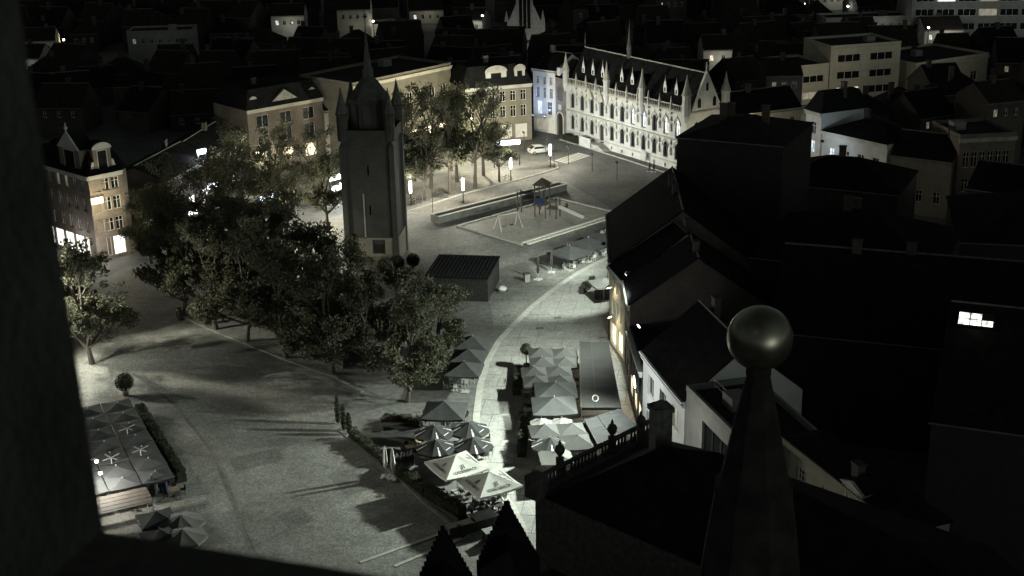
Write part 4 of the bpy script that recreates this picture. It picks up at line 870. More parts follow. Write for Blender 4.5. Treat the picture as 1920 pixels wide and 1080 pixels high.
def hedge_mesh(L, w, h, seed, dens=150, size=.16, m='hedge'):
    rnd = random.Random(seed)
    def pt():
        x = rnd.uniform(0, L); f = rnd.random(); hh = h * (.9 + .13 * math.sin(x * 2.3 + seed) + .07 * math.sin(x * 7.1))
        if f < .45: return (x, rnd.uniform(-w / 2, w / 2), hh + rnd.gauss(0, .05))
        return (x, rnd.choice((-1, 1)) * w / 2 + rnd.gauss(0, .04), rnd.uniform(.25, hh))
    vs, fs = leaf_cloud(pt, int(L * dens * (h + w / 2)), size, rnd)
    mb = MB(); mb.add(vs, fs); mb.box(.05, L - .05, -w / 2 + .07, w / 2 - .07, .2, h * .84)
    return mb.mesh('foliage', M[m])
def hedge(p0, p1, w, h, label, seed, group=None, planter=True):
    p0 = Vector(p0); p1 = Vector(p1); d = p1 - p0
    t = thing('hedge', label, 'hedge', tuple(p0), math.atan2(d.y, d.x), group)
    link('foliage', hedge_mesh(d.length, w, h, seed), t)
    if planter: MB().box(0, d.length, -w / 2 - .02, w / 2 + .02, .01, .38).build('planter', M['wooddark'], t)
    return t
rnd = random.Random(5)
def ball_mesh(r, seed, m='hedge', sq=1.0):
    rn = random.Random(seed)
    def pt():
        v = Vector((rn.gauss(0, 1), rn.gauss(0, 1), rn.gauss(0, 1))).normalized() * r * rn.uniform(.88, 1.05); return (v.x, v.y, v.z * sq)
    vs, fs = leaf_cloud(pt, int(900 * r * r + 200), .17, rn)
    mb = MB(); mb.add(vs, fs); mb.lathe([(.05, -r * .86 * sq), (r * .6, -r * .6 * sq), (r * .85, 0), (r * .6, r * .6 * sq), (.05, r * .86 * sq)], 10)
    return mb.mesh('foliage', M[m])
def topiary(xy, r, zc, label, seed):
    t = thing('topiary_tree', label, 'topiary', (*xy, 0))
    link('foliage', ball_mesh(r, seed), t, (0, 0, zc)); MB().bar((0, 0, .4), (0, 0, zc - r * .7), .06, n=6).build('stem', M['bark'], t)
    MB().lathe([(.28, .01), (.36, .5), (.3, .51), (.28, .45)], 10).build('pot', M['terracotta'], t)
topiary((1.40, 139.14), .62, 2.25, 'ball clipped tree at the corner of the grey parasol rows', 1)
topiary((-41.55, 133.87), .95, 1.6, 'round clipped bush at the head of the left terrace', 2)
topiary((-5.06, 124.23), .45, 1.5, 'small round clipped bush between the dark octagonal parasols', 3)
topiary((-13.36, 175.78), .9, .95, 'dense round bush right of the belfry foot', 4); topiary((-15.47, 174.78), 1.0, .95, 'dense round bush in front of the belfry foot', 5); topiary((-17.15, 173.31), .9, 1.0, 'dense round bush left of the belfry foot', 6)
cyp = None
for xy, h in (((-17.89, 125.52), 2.9), ((-17.11, 123.84), 2.7), ((-16.48, 122.94), 2.2)):
    rn = random.Random(int(h * 100))
    def pt():
        z = rn.random(); a = rn.uniform(0, 6.28); r = .27 * math.sin(math.pi * min(1, .12 + z * .86)) ** .7
        return (r * math.cos(a), r * math.sin(a), .2 + z * h)
    vs, fs = leaf_cloud(pt, 420, .16, rn); mb = MB(); mb.add(vs, fs); mb.lathe([(.1, .2), (.2, h * .4), (.15, h * .75), (.02, h)], 8)
    t = thing('cypress', 'slim columnar cypress at the head of the terrace hedge', 'tree', (*xy, 0), 0, 'three columnar cypresses'); mb.build('crown', M['cypress'], t); MB().bar((0, 0, 0), (0, 0, .3), .05).build('trunk', M['bark'], t)
hedge((-16.13, 122.07), (-12.37, 116.07), .8, 1.15, 'dark planted hedge behind the three cypresses', 1)
hedge((-10.89, 113.70), (-8.09, 109.49), .9, 1.3, 'dark leafy hedge beside the two white closed parasols', 2)
hedge((-7.94, 109.28), (-4.71, 105.13), 1.0, 1.5, 'dark leafy hedge in front of the white parasols', 3)
hedge((-13.28, 125.92), (-9.41, 124.45), .7, .9, 'low planted hedge left of the dark octagonal parasols', 4)
hedge((-38.90, 129.21), (-30.96, 113.36), .9, 1.3, 'long hedge along the outer side of the left terrace', 5)
hedge((-31.81, 113.40), (-33.08, 112.72), .8, 1.2, 'short hedge between the two halves of the left terrace', 6)
hedge((-36.69, 161.37), (-31.42, 155.35), .8, 1.2, 'hedge under the grove beside the square', 8)
hedge((-30.42, 154.01), (-25.16, 148.77), .9, 1.4, 'second dark hedge of the grove beside the square', 31)
hedge((-23.98, 147.01), (-18.61, 140.27), .9, 1.4, 'third dark hedge of the grove nearest the cypresses', 32)
hedge((-26.44, 157.83), (-16.98, 148.28), 1.2, 1.7, 'tall dark hedge in the middle of the grove', 33)
hedge((0.50, 137.67), (0.20, 131.62), .7, 1.1, 'planted trough at the street side of the grey parasols', 9)
hedge((1.03, 123.91), (0.56, 117.02), .8, 1.3, 'dark planted trough at the street side of the pale parasols', 10)
hedge((8.80, 163.03), (10.55, 167.07), .6, 1.1, 'planted trough beside the small wooden terrace', 11)
hedge((10.60, 249.67), (13.54, 245.06), 1.3, 1.3, 'shrub bed against the town hall beside its stair', 12, planter=False)

# ------------------------------------------------------------------ parasols
PC = {}
def parasol(xy, kind, size, m, label, group=None, rz=0.0, h=2.35, rise=.75, marks=None, zoff=0):
    """open parasol: square (4 sides) or octagonal canopy with valance, pole, base plate"""
    t = thing('parasol', label, 'parasol', (*xy, 0), rz, group)
    key = (kind, size, m, h, rise)
    if key not in PC:
        n = 4 if kind == 'sq' else 8; R = size / 2 * (1.4142 if n == 4 else 1.06); rot = math.pi / n
        mb = MB(); vs = []; seg = 4
        for i in range(n):
            a0, a1 = rot + 2 * math.pi * i / n, rot + 2 * math.pi * (i + 1) / n
            p0 = Vector((R * math.cos(a0), R * math.sin(a0), h)); p1 = Vector((R * math.cos(a1), R * math.sin(a1), h)); ap = Vector((0, 0, h + rise))
            grid = []
            for j in range(seg + 1):
                f = j / seg; row = []
                for q in range(5):
                    u = q / 4; e = p0.lerp(p1, u); p = ap.lerp(e, f); p.z -= (.10 if n == 4 else .04) * math.sin(math.pi * u) * f * (size / 3.5) + .05 * math.sin(math.pi * f); row.append(p)
                grid.append(row)
            for j in range(seg):
                for q in range(4): mb.add([grid[j][q], grid[j + 1][q], grid[j + 1][q + 1], grid[j][q + 1]], [(0, 1, 2, 3)])
            e = grid[-1]
            for q in range(4): mb.add([e[q], e[q + 1], e[q + 1] - Vector((0, 0, .2)), e[q] - Vector((0, 0, .2))], [(0, 3, 2, 1)])
        rb = MB()
        for i in range(n):
            a = rot + 2 * math.pi * i / n; rb.bar((R * .99 * math.cos(a), R * .99 * math.sin(a), h - .1), (.05 * math.cos(a), .05 * math.sin(a), h + rise - .16), .02, n=4)
        PC[key] = (mb.mesh('canopy', M[m]), rb.mesh('ribs', M['alu']), MB().bar((0, 0, .06), (0, 0, h + rise + .12), .045, n=7).mesh('pole', M['alu']), MB().box(-.42, .42, -.42, .42, .01, .09).mesh('base', M['concrete']))
    cz = link('canopy', PC[key][0], t); link('rib', PC[key][1], cz); link('pole', PC[key][2], t); link('base', PC[key][3], t)
    t['_k'] = 0; del t['_k']
    return t
def closed_parasol(xy, m, label, group=None, h=3.1, plate='chairlight', r=.22):
    t = thing('closed_parasol', label, 'parasol', (*xy, 0), random.uniform(0, 6), group)
    mb = MB(); n = 10; prof = [(.08, h), (.14, h - .25), (r * .8, h - .9), (r, h - 1.6), (r * .75, h - 2.0), (.1, h - 2.15)]; vs = []; fs = []
    for k, (rr, z) in enumerate(prof):
        for i in range(n): q = rr * (1 if i % 2 else .62); vs.append((q * math.cos(6.2832 * i / n), q * math.sin(6.2832 * i / n), z))
    for k in range(len(prof) - 1):
        for i in range(n): fs.append((k * n + i, k * n + (i + 1) % n, (k + 1) * n + (i + 1) % n, (k + 1) * n + i)[::-1])
    mb.add(vs, fs); mb.build('folded_canopy', M[m], t); MB().bar((0, 0, .08), (0, 0, h + .1), .04, n=6).build('pole', M['alu'], t)
    MB().box(-.55, .55, -.18, .18, .01, .1).box(-.18, .18, .181, .55, .01, .1).box(-.18, .18, -.55, -.181, .01, .1).build('base', M[plate], t)
    return t
def text_mesh(txt, size, m, name='lettering'):
    cu = bpy.data.curves.new('text', 'FONT'); cu.body = txt; cu.size = size; cu.align_x = 'CENTER'; cu.align_y = 'CENTER'; cu.extrude = 0.004
    o = bpy.data.objects.new('text', cu); COL.objects.link(o); bpy.context.view_layer.update()
    me = bpy.data.meshes.new_from_object(o.evaluated_get(bpy.context.evaluated_depsgraph_get())); bpy.data.objects.remove(o); bpy.data.curves.remove(cu)
    me.name = name; me.materials.clear(); me.materials.append(m); return me
def panel_frame(size, h, rise, a, f, n=4):
    """matrix that lays print on the canopy panel whose middle points along angle a, at fraction f from apex to rim"""
    r = size / 2; out = Vector((math.cos(a), math.sin(a), 0)); d = (out * r - Vector((0, 0, rise))).normalized()
    x = Vector((-math.sin(a), math.cos(a), 0)); nrm = x.cross(-d)
    if nrm.z < 0: nrm = -nrm
    y = nrm.cross(x)
    p = Vector((0, 0, h + rise)) + (out * r - Vector((0, 0, rise))) * f - Vector((0, 0, .05 * math.sin(math.pi * f) + .1 * f * (size / 3.5))) + nrm * .05
    return Matrix(((x.x, y.x, nrm.x, p.x), (x.y, y.y, nrm.y, p.y), (x.z, y.z, nrm.z, p.z), (0, 0, 0, 1)))
# left terrace: rows of dark square parasols edge to edge
L0 = Vector((-39.23, 127.89)); Lu = Vector((0.439, -0.899)); Ln = Vector((-0.899, -0.439)); lrz = math.atan2(Lu.y, Lu.x)
for r_ in range(7):
    for c_ in range(3):
        p = L0 + Lu * ((r_ + .5) * 2.866) + Ln * (1.6 + c_ * 2.916)
        q = parasol(tuple(p), 'sq', 2.81, 'pdark', 'dark square parasol in the edge to edge rows of the left terrace', 'dark parasols of the left terrace', lrz + random.uniform(-.02, .02), 2.4 + .03 * ((r_ + c_) % 3), .3)
        if r_ == 5 or (r_ + c_) % 4 == 0: MB().box(-.55, .55, -1.6, -1.592, -.14, -.06).build('lettering', M['mark'], [c for c in q.children if c.name.startswith('canopy')][0], loc=(0, 0, 2.36)).rotation_euler = (0, 0, math.pi / 2)
for p in ((-37.26, 119.10), (-34.78, 114.34), (-37.08, 112.80)):
    t = thing('parasol_crank', 'pale folding arm cluster poking up between the left terrace parasols', 'parasol arm', (*p, 0), .4, 'pale arms between the left terrace parasols')
    MB().bar((0, 0, 0), (0, 0, 2.9), .05, n=6).build('post', M['alu'], t)
    ar = MB()
    for a in range(4): ar.bar((0, 0, 3.0), (.9 * math.cos(a * 1.57 + .5), .9 * math.sin(a * 1.57 + .5), 2.86 + .2), .05, n=5)
    ar.build('arm', M['basin'], t)
for xy, s, m, lb in (((-28.24, 101.66), 3.8, 'plight', 'upper grey octagonal parasol at the foot of the left terrace'), ((-27.52, 99.20), 3.8, 'plight', 'lower grey octagonal parasol at the foot of the left terrace'), ((-30.50, 102.41), 3.0, 'pdark', 'dark parasol beside the wooden awning of the left terrace'), ((-29.40, 99.29), 3.0, 'pdark', 'lowest dark parasol of the left terrace')):
    q = parasol(xy, 'oct' if 'oct' in lb else 'sq', s, m, lb, None, lrz, 2.3, .7)
    MB().box(-.5, .5, -1.62 * s / 3.3, -1.61 * s / 3.3, 2.2, 2.32).build('lettering', M['mark'], q)
closed_parasol((-32.55, 109.30), 'pblack', 'dark closed parasol among the left terrace tables', None, 2.9, 'concrete', .4)
t = thing('awning', 'brown wooden roofed stand at the foot of the left terrace', 'awning', (-34.20, 105.50), lrz + 1.57)
for i in range(9): MB().box(-2.4, 2.4, -1.6 + i * .36, -1.26 + i * .36, 2.35 + .02 * (i % 2), 2.42 + .02 * (i % 2)).build('board', M['wood'], t)
MB().bar((-2.3, -1.5, 0), (-2.3, -1.5, 2.34), .06).bar((2.3, -1.5, 0), (2.3, -1.5, 2.34), .06).bar((2.3, 1.5, 0), (2.3, 1.5, 2.34), .06).bar((-2.3, 1.5, 0), (-2.3, 1.5, 2.34), .06).build('post', M['alu'], t)
# right terrace
g = 'small grey parasols of the right terrace'
for x, y in ((1014, 650), (1059, 651), (1017, 668), (1060, 669), (1001, 686), (1048, 685), (1005, 703), (1051, 703)):
    q = W3 = None
    parasol({(1014, 650): (2.99, 137.64), (1059, 651): (5.59, 137.33), (1017, 668): (3.09, 134.86), (1060, 669): (5.53, 134.57), (1001, 686): (2.12, 132.24), (1048, 685): (4.75, 132.24), (1005, 703): (2.29, 129.79), (1051, 703): (4.82, 129.64)}[x, y], 'sq', 2.7, 'pgrey', 'small grey square parasol in the paired rows of the right terrace', g, .03, 2.4, .65)
parasol((4.22, 126.93), 'sq', 4.3, 'pdark', 'farther of the two big dark square parasols on the right terrace', None, .03, 2.6, .9)
parasol((3.93, 123.21), 'sq', 4.4, 'pdark', 'nearer of the two big dark square parasols on the right terrace', None, .03, 2.6, .9)
parasol((2.56, 120.03), 'oct', 2.2, 'plight', 'small pale octagonal parasol next to the big dark parasols', 'two small pale parasols', .1, 2.2, .5)
parasol((4.52, 120.05), 'oct', 2.2, 'plight', 'small pale octagonal parasol next to the big dark parasols', 'two small pale parasols', .1, 2.2, .5)
parasol((2.81, 117.79), 'sq', 2.9, 'pgrey', 'grey parasol behind the dark bottle print parasol', None, .1, 2.4, .7)
parasol((5.45, 117.90), 'sq', 3.1, 'pgrey', 'grey parasol against the sloping awning', None, .1, 2.4, .7)
parasol((5.82, 115.29), 'sq', 3.2, 'pgrey', 'pale grey parasol right of the dark bottle print parasol', None, .1, 2.4, .7)
parasol((3.67, 112.45), 'sq', 3.0, 'plight', 'pale parasol half hidden by the stone balustrade', None, .1, 2.3, .6)
bottle = MB().prism([(-.09, -.55), (.09, -.55), (.09, .1), (.045, .2), (.045, .55), (-.045, .55), (-.045, .2), (-.09, .1)], 0, .006).mesh('bottle_print', M['mark'])
strip = MB().box(-.38, .38, -.035, .035, 0, .006).mesh('lettering', M['mark'])
def octo(xy, s, label, group, rz=.2):
    q = parasol(xy, 'oct', s, 'pblack', label, group, rz, 2.35, .8); cz = q.children[0]
    for i in (0, 1, 3, 4, 6, 7):
        o = link('bottle_print' if i % 2 == 0 else 'lettering', bottle if i % 2 == 0 else strip, cz); o.matrix_local = panel_frame(s * 1.0, 2.35, .8, i * math.pi / 4, .72)
octo((3.27, 114.74), 3.5, 'black octagonal parasol with white bottle prints on the right terrace', None, .1)
# centre terrace
for p in ((-7.70, 117.99), (-4.36, 118.54), (-7.40, 114.82), (-3.98, 115.10)):
    octo(p, 3.7, 'black octagonal parasol with white bottle prints on the centre terrace', 'black octagonal parasols of the centre terrace', .25)
parasol((-6.88, 122.34), 'sq', 4.2, 'pblack', 'big black square parasol behind the octagonal ones', None, -.1, 2.7, 1.0)
for p in ((-4.48, 140.33), (-4.86, 136.53), (-5.23, 132.92)): parasol(p, 'sq', 3.7, 'pdark', 'dark square parasol at the street edge under the grove', 'dark parasols at the street edge', -.15, 2.6, .9)
ROD = text_mesh('RODENBACH', .42, M['ink']); LOGO = MB().box(-.13, -.05, -.2, .2, 0, .006).box(.05, .13, -.2, .2, 0, .006).box(-.049, .049, -.03, .03, 0, .006).box(-.16, .16, .21, .26, 0, .006).mesh('emblem', M['ink'])
for p, lb, rz in (((-5.35, 110.37), 'white square parasol with dark lettering beside the hedge', .52), ((-2.35, 106.98), 'white square parasol with dark lettering over the small tables', .52)):
    q = parasol(p, 'sq', 4.3, 'pwhite', lb, None, rz, 2.7, 1.0); cz = q.children[0]
    for i in range(4):
        a = i * math.pi / 2
        o = link('lettering', ROD, cz); o.matrix_local = panel_frame(4.3, 2.7, 1.0, a, .78); o = link('emblem', LOGO, cz); o.matrix_local = panel_frame(4.3, 2.7, 1.0, a, .58)
closed_parasol((-12.08, 113.64), 'pwhite', 'white closed parasol at the corner of the hedge', 'two white closed parasols', 3.1, 'pwhite', .26); closed_parasol((-11.35, 113.18), 'pwhite', 'white closed parasol at the corner of the hedge', 'two white closed parasols', 3.1, 'pwhite', .26)
closed_parasol((-1.04, 107.57), 'pwhite', 'pale closed parasol beside the white lettered parasols', None, 2.9, 'concrete', .3)
# far right group by the playground
for p, s in (((7.79, 172.78), 4.4), ((10.48, 176.20), 4.4), ((13.02, 179.26), 4.4), ((15.07, 181.93), 4.4)): parasol(p, 'sq', s, 'pblack' if s else '', 'big dark square parasol between the playground and the street', 'dark parasols by the playground', .75, 2.6, .9)
for p in ((3.46, 169.26), (5.31, 172.00), (7.56, 174.56)): closed_parasol(p, 'pblack', 'black closed parasol on a white cross base by the street', 'black closed parasols by the street', 3.0)
parasol((11.47, 160.49), 'sq', 3.2, 'plight', 'pale parasol over the small wooden terrace', None, .3, 2.4, .7)
t = thing('terrace_enclosure', 'dark boarded enclosure of the small terrace at the house front', 'fence', (10.36, 160.92), -.12)
for i in range(13): MB().box(i * .26, i * .26 + .24, 0, .05, .02, 1.25).build('board', M['wooddark'], t)
MB().box(0, 3.4, -.04, .09, 1.251, 1.32).build('rail', M['wooddark'], t)
# long canopies against the right-hand fronts
def canopy(name, label, quad, zf, zb, m, ring=None):
    """quad: far-left, far-right, near-right, near-left in plan; left edge low (zf), right edge high (zb)"""
    t = thing(name, label, 'awning', (*quad[3], 0)); o = Vector(quad[3])
    P = [Vector((*(Vector(q) - o), z)) for q, z in zip(quad, (zf, zb, zb, zf))]
    n = 7; mb = MB()
    for i in range(n):
        a = P[0].lerp(P[3], i / n); b = P[0].lerp(P[3], (i + 1) / n); c = P[1].lerp(P[2], (i + 1) / n); d = P[1].lerp(P[2], i / n)
        sag = Vector((0, 0, .05)); m1 = a.lerp(d, .5); m2 = b.lerp(c, .5)
        md = (m1 + m2) / 2 - sag
        mb.add([a, b, c, d, md], [(0, 1, 4), (1, 2, 4), (2, 3, 4), (3, 0, 4)])
    for a, b in ((P[0], P[3]), (P[3], P[2]), (P[1], P[0])): mb.add([a, b, b - Vector((0, 0, .3)), a - Vector((0, 0, .3))], [(0, 3, 2, 1)])
    mb.build('canvas', M[m], t)
    fr = MB()
    for i in range(n + 1):
        a = P[0].lerp(P[3], i / n)
        if i % 3 == 0 or i == n: fr.bar((a.x + .08, a.y, 0), (a.x + .08, a.y, zf - .03), .05, n=6)
    fr.build('post', M['alu'], t)
    rf = MB().bar(P[0].lerp(P[1], .38) + Vector((0, 0, .02)), P[3].lerp(P[2], .38) + Vector((0, 0, .02)), .035, n=5).bar(P[0] + Vector((0, 0, .01)), P[3] + Vector((0, 0, .01)), .05, n=5)
    rf.build('seam', M['pgrey'], t)
    if ring:
        c = P[0].lerp(P[1], .38).lerp(P[3].lerp(P[2], .38), .88); rg = MB()
        for i in range(16):
            a0, a1 = 6.2832 * i / 16, 6.2832 * (i + 1) / 16
            rg.bar((c.x + .28 * math.cos(a0), c.y + .75 * math.sin(a0), c.z + .05 + .28 * math.cos(a0) * .2), (c.x + .28 * math.cos(a1), c.y + .75 * math.sin(a1), c.z + .05 + .28 * math.cos(a1) * .2), .05, n=4)
        rg.build('ring_print', M['mark'], t)
canopy('long_awning', 'long taupe awning beside the grey parasol rows', ((7.32, 139.22), (10.35, 137.36), (10.30, 120.10), (6.47, 121.63)), 3.0, 3.6, 'awning', True)
canopy('dark_awning', 'dark slanting awning below the pale house', ((6.69, 119.21), (10.10, 120.08), (11.50, 115.90), (7.57, 113.78)), 2.8, 3.5, 'pblack')

# ------------------------------------------------------------------ tables and chairs
chm = MB().box(-.22, .22, -.22, .22, .42, .47).box(-.22, .22, .18, .23, .471, .88)
for sx in (-.19, .19):
    for sy in (-.19, .19): chm.bar((sx, sy, 0), (sx, sy, .42), .022, n=4)
CH = {m: chm.mesh('chair', M[m]) for m in ('chair', 'chairlight')}
TB = {}
for m in ('tabletop', 'chairlight', 'wooddark'):
    TB[m] = (MB().box(-.45, .45, -.4, .4, .72, .76).mesh('table_top', M[m]), MB().bar((0, 0, .05), (0, 0, .72), .04, n=6).lathe([(.28, .01), (.26, .05), (.04, .06)], 10).mesh('pedestal', M['steel']))
def table(xy, m, where, grp, rz=0.0, cm='chair', n=4):
    t = thing('cafe_table', where[0], 'table', (*xy, 0), rz, grp + ' tables'); link('table_top', TB[m][0], t); link('pedestal', TB[m][1], t)
    for k in range(n):
        a = rz + k * math.pi / 2 + random.uniform(-.15, .15); d = .72 + random.uniform(0, .12)
        o = link('chair', CH[cm], None, (xy[0] + d * math.cos(a), xy[1] + d * math.sin(a), .012), a - math.pi / 2); tag(o, where[1], 'chair', grp + ' chairs')
def tset(grp, lt, lc, pts, m='tabletop', cm='chair', rz=0, n=4):
    for p in pts: table(p, m, (lt, lc), grp, rz + random.uniform(-.12, .12), cm, n)
tset('left terrace', 'brown topped cafe table on the open part of the left terrace', 'dark chair on the open part of the left terrace', [(-32.06, 113.41), (-31.06, 110.75), (-34.85, 110.42), (-34.32, 108.69), (-37.82, 113.68), (-36.40, 112.03), (-36.75, 109.19)], rz=lrz)
tset('right terrace', 'cafe table at the street side of the grey parasols', 'dark chair at the street side of the grey parasols', [(1.69, 135.82), (1.32, 131.14), (1.93, 128.39), (4.23, 138.98), (4.39, 141.77), (6.51, 132.96), (1.45, 126.44), (3.49, 125.69)], 'chairlight')
tset('white parasol', 'small cafe table under and beside the white lettered parasols', 'dark chair under and beside the white lettered parasols', [(-4.26, 110.03), (-3.03, 107.96), (-2.09, 108.92), (-1.60, 106.43), (-3.00, 105.72)], 'wooddark', rz=.5)
tset('centre terrace', 'cafe table among the black octagonal parasols', 'dark chair among the black octagonal parasols', [(-8.94, 125.69), (-6.19, 124.28), (-5.47, 118.23), (-3.16, 117.54), (-3.46, 120.47), (-9.14, 119.57), (-10.10, 118.46), (-6.80, 126.23), (-8.17, 126.56)], 'tabletop', rz=.3)
tset('playground side', 'cafe table beside the dark parasols by the playground', 'pale chair beside the dark parasols by the playground', [(9.12, 175.37), (10.68, 177.13), (12.28, 179.16), (13.89, 180.99), (7.79, 173.18), (15.17, 182.88)], 'chairlight', 'chairlight', rz=.7)
tset('grove', 'cafe table under the grove at the street edge', 'pale chair under the grove at the street edge', [(-6.01, 136.25), (-5.28, 135.04), (-6.51, 133.95), (-14.43, 140.04), (-16.67, 144.93), (-12.59, 148.02)], 'chairlight', 'chairlight', rz=.2)

# ------------------------------------------------------------------ pavilion shed, playground, basin
c3 = Vector((-3.06, 161.00)); c2 = Vector((-10.84, 162.29)); ud = (c3 - c2).normalized(); un = Vector((-ud.y, ud.x)); Lw = (c3 - c2).length
t = thing('pavilion_shed', 'black boarded flat roofed shed standing in front of the belfry', 'shed', tuple(c2), math.atan2(ud.y, ud.x)); dp = 8.6
MB().box(0, Lw, 0, dp, .02, 3.05).build('wall', M['wooddark'], t)
for i in range(30): MB().box(i * Lw / 30, (i + .8) * Lw / 30, -.05, -.001, .04, 3.0).build('board', M['wooddark'], t)
for i in range(30): MB().box(Lw + .001, Lw + .05, i * dp / 30, (i + .8) * dp / 30, .04, 3.0).build('board', M['wooddark'], t)
MB().box(-.15, Lw + .15, -.2, dp + .15, 3.051, 3.25).build('roof', M['slate'], t)
rb = MB()
for i in range(16): rb.box(i * Lw / 16 + .1, i * Lw / 16 + .16, -.18, dp + .1, 3.251, 3.3)
rb.build('roof_rib', M['pblack'], t)
t = thing('covered_stack', 'white sheeted stack beside the black shed', 'stack', (-1.24, 164.92), .2)
MB().box(-.7, .7, -.35, .35, .05, .14).build('pallet', M['wood'], t); MB().lathe([(.5, .141), (.62, .4), (.35, .62), (.1, .66)], 9).build('sheet', M['pwhite'], t)
pn, pr, pf, pl = Vector((1.6, 184.4)), Vector((16.8, 199.0)), Vector((8.0, 209.1)), Vector((-7.6, 194.6))
pu = (pr - pn).normalized(); pv = (pl - pn).normalized(); PU = (pr - pn).length; PV = (pl - pn).length
pv = Vector((-pu.y, pu.x)); prz = math.atan2(pu.y, pu.x)
def pp_(u, v): q = pn + pu * u + pv * v; return (q.x, q.y)
sheet('playground_sand', [pp_(.2, .2), pp_(PU - .2, .2), pp_(PU - .2, PV - .2), pp_(.2, PV - .2)], .05, M['sand'])
struct(ribbon('playground_kerb', [pp_(0, 0), pp_(0, PV), pp_(PU, PV), pp_(PU, 0)], .35, 0, .22, M['kerb']))
for j, off in enumerate((0.0, -1.0)):
    t = thing('beam_bench', ('inner' if j == 0 else 'outer') + ' long pale beam bench along the near edge of the playground', 'bench', pp_(0, off), prz)
    x = 0; k = 0
    for L in (4.6, 5.6, 5.0, 4.2):
        if x + L > PU + .6: L = PU + .6 - x
        MB().box(x + .05, x + L - .05, -.22, .22, .30, .48).build('beam', M['beam'], t)
        for fx in (.5, L - .5): MB().box(x + fx - .12, x + fx + .12, -.15, .15, .0, .299).build('foot', M['kerbdark'], t)
        x += L
# long raised basin wall
w0, w1 = Vector((-11.4, 196.8)), Vector((8.6, 214.2)); wd_ = w1 - w0
t = thing('basin_wall', 'long low dark trough wall running behind the playground', 'planter wall', tuple(w0), math.atan2(wd_.y, wd_.x)); WL = wd_.length
MB().box(0, WL, -1.0, -.75, 0, 1.05).box(0, WL, .75, 1.0, 0, 1.05).box(0, .25, -.749, .749, 0, 1.05).box(WL - .25, WL, -.749, .749, 0, 1.05).build('wall', M['basin'], t)
MB().box(.25, WL - .25, -.749, .749, .02, .7).build('bed', M['kerbdark'], t)
n = 16
for i in range(n): MB().box(i * WL / n + .02, (i + 1) * WL / n - .02, -1.06, -.7, 1.051, 1.14).build('coping', M['beam'], t); 
for i in range(n): MB().box(i * WL / n + .02, (i + 1) * WL / n - .02, .7, 1.06, 1.051, 1.14).build('coping', M['beam'], t)
# climbing frame with slide
t = thing('climbing_frame', 'timber climbing tower with a metal slide in the sand', 'play tower', pp_(11.2, 8.6), R_(-25)); t.scale = (1.15, 1.15, 1.15)
for x, y, h in ((0, 0, 4.6), (1.5, 0, 4.6), (1.5, 1.5, 4.6), (0, 1.5, 4.6), (-2.6, .2, 3.2), (-2.6, 1.4, 3.2), (3.0, .1, 2.9), (3.0, 1.4, 2.9)): MB().bar((x, y, .05), (x, y, h), .09, n=7).build('post', M['wood'], t)
MB().box(-.1, 1.6, -.1, 1.6, 1.75, 1.85).box(1.61, 3.1, .0, 1.5, 1.3, 1.4).build('deck', M['wood'], t)
MB().add([(-.3, -.3, 4.4), (1.8, -.3, 4.4), (1.8, 1.8, 4.4), (-.3, 1.8, 4.4), (.75, .75, 5.3)], [(0, 1, 4), (1, 2, 4), (2, 3, 4), (3, 0, 4), (3, 2, 1, 0)]).build('roof', M['wood'], t)
MB().box(-.05, 1.55, -.06, -.02, 1.86, 2.7).box(-.06, -.02, 0, 1.5, 1.86, 2.7).build('side_panel', M['blue'], t)
bm_ = MB()
for i in range(6): bm_.bar((-2.6, .2 + i * .24, 3.0), (-.05, .2 + i * .24, 3.0), .035, n=5)
bm_.build('net_bars', M['steel'], t)
sd = MB()
for s in (-.26, .26): sd.add([(3.1, .75 + s - .03, 1.45), (3.1, .75 + s + .03, 1.45), (6.6, .75 + s + .03, .35), (6.6, .75 + s - .03, .35), (3.1, .75 + s - .03, 1.75), (3.1, .75 + s + .03, 1.75), (6.6, .75 + s + .03, .6), (6.6, .75 + s - .03, .6)], [(0, 1, 2, 3), (4, 7, 6, 5), (0, 4, 5, 1), (1, 5, 6, 2), (2, 6, 7, 3), (3, 7, 4, 0)])
sd.add([(3.1, .5, 1.5), (3.1, 1.0, 1.5), (6.6, 1.0, .38), (6.6, .5, .38), (7.2, 1.0, .34), (7.2, .5, .34)], [(0, 3, 2, 1), (3, 5, 4, 2)]); sd.build('slide', M['chairlight'], t)
# swing
t = thing('swing', 'white tubular swing frame at the near end of the sand', 'swing', pp_(2.6, 7.6), R_(33))
MB().bar((0, 0, 2.3), (3.4, 0, 2.3), .08).bar((0, 0, 2.3), (-.2, -1.1, .05), .07).bar((0, 0, 2.3), (-.2, 1.1, .05), .07).bar((3.4, 0, 2.3), (3.6, -1.1, .05), .07).bar((3.4, 0, 2.3), (3.6, 1.1, .05), .07).build('frame', M['chairlight'], t)
for x in (1.0, 2.3): o = MB().box(x - .3, x + .3, -.14, .14, .5, .56).build('seat', M['tyre'], t); MB().bar((x - .25, 0, .56), (x - .25, 0, 2.28), .012, n=4).bar((x + .25, 0, .56), (x + .25, 0, 2.28), .012, n=4).build('chain', M['steel'], o)
for (u, v), lb in (((16.5, 7.4), 'small spring rider near the far edge of the sand'), ((14.8, 11.0), 'small timber balance frame behind the climbing tower')):
    t = thing('spring_rider', lb, 'play equipment', pp_(u, v), prz)
    MB().bar((0, 0, .05), (0, 0, .5), .1, n=8).build('spring', M['steel'], t); MB().xprism([(-.6, .5), (.5, .5), (.65, .8), (.5, 1.3), (.35, 1.3), (.3, .85), (-.6, .85)], -.12, .12).build('body', M['wood'], t); MB().bar((.35, -.3, 1.0), (.35, .3, 1.0), .03).build('handle', M['steel'], t)

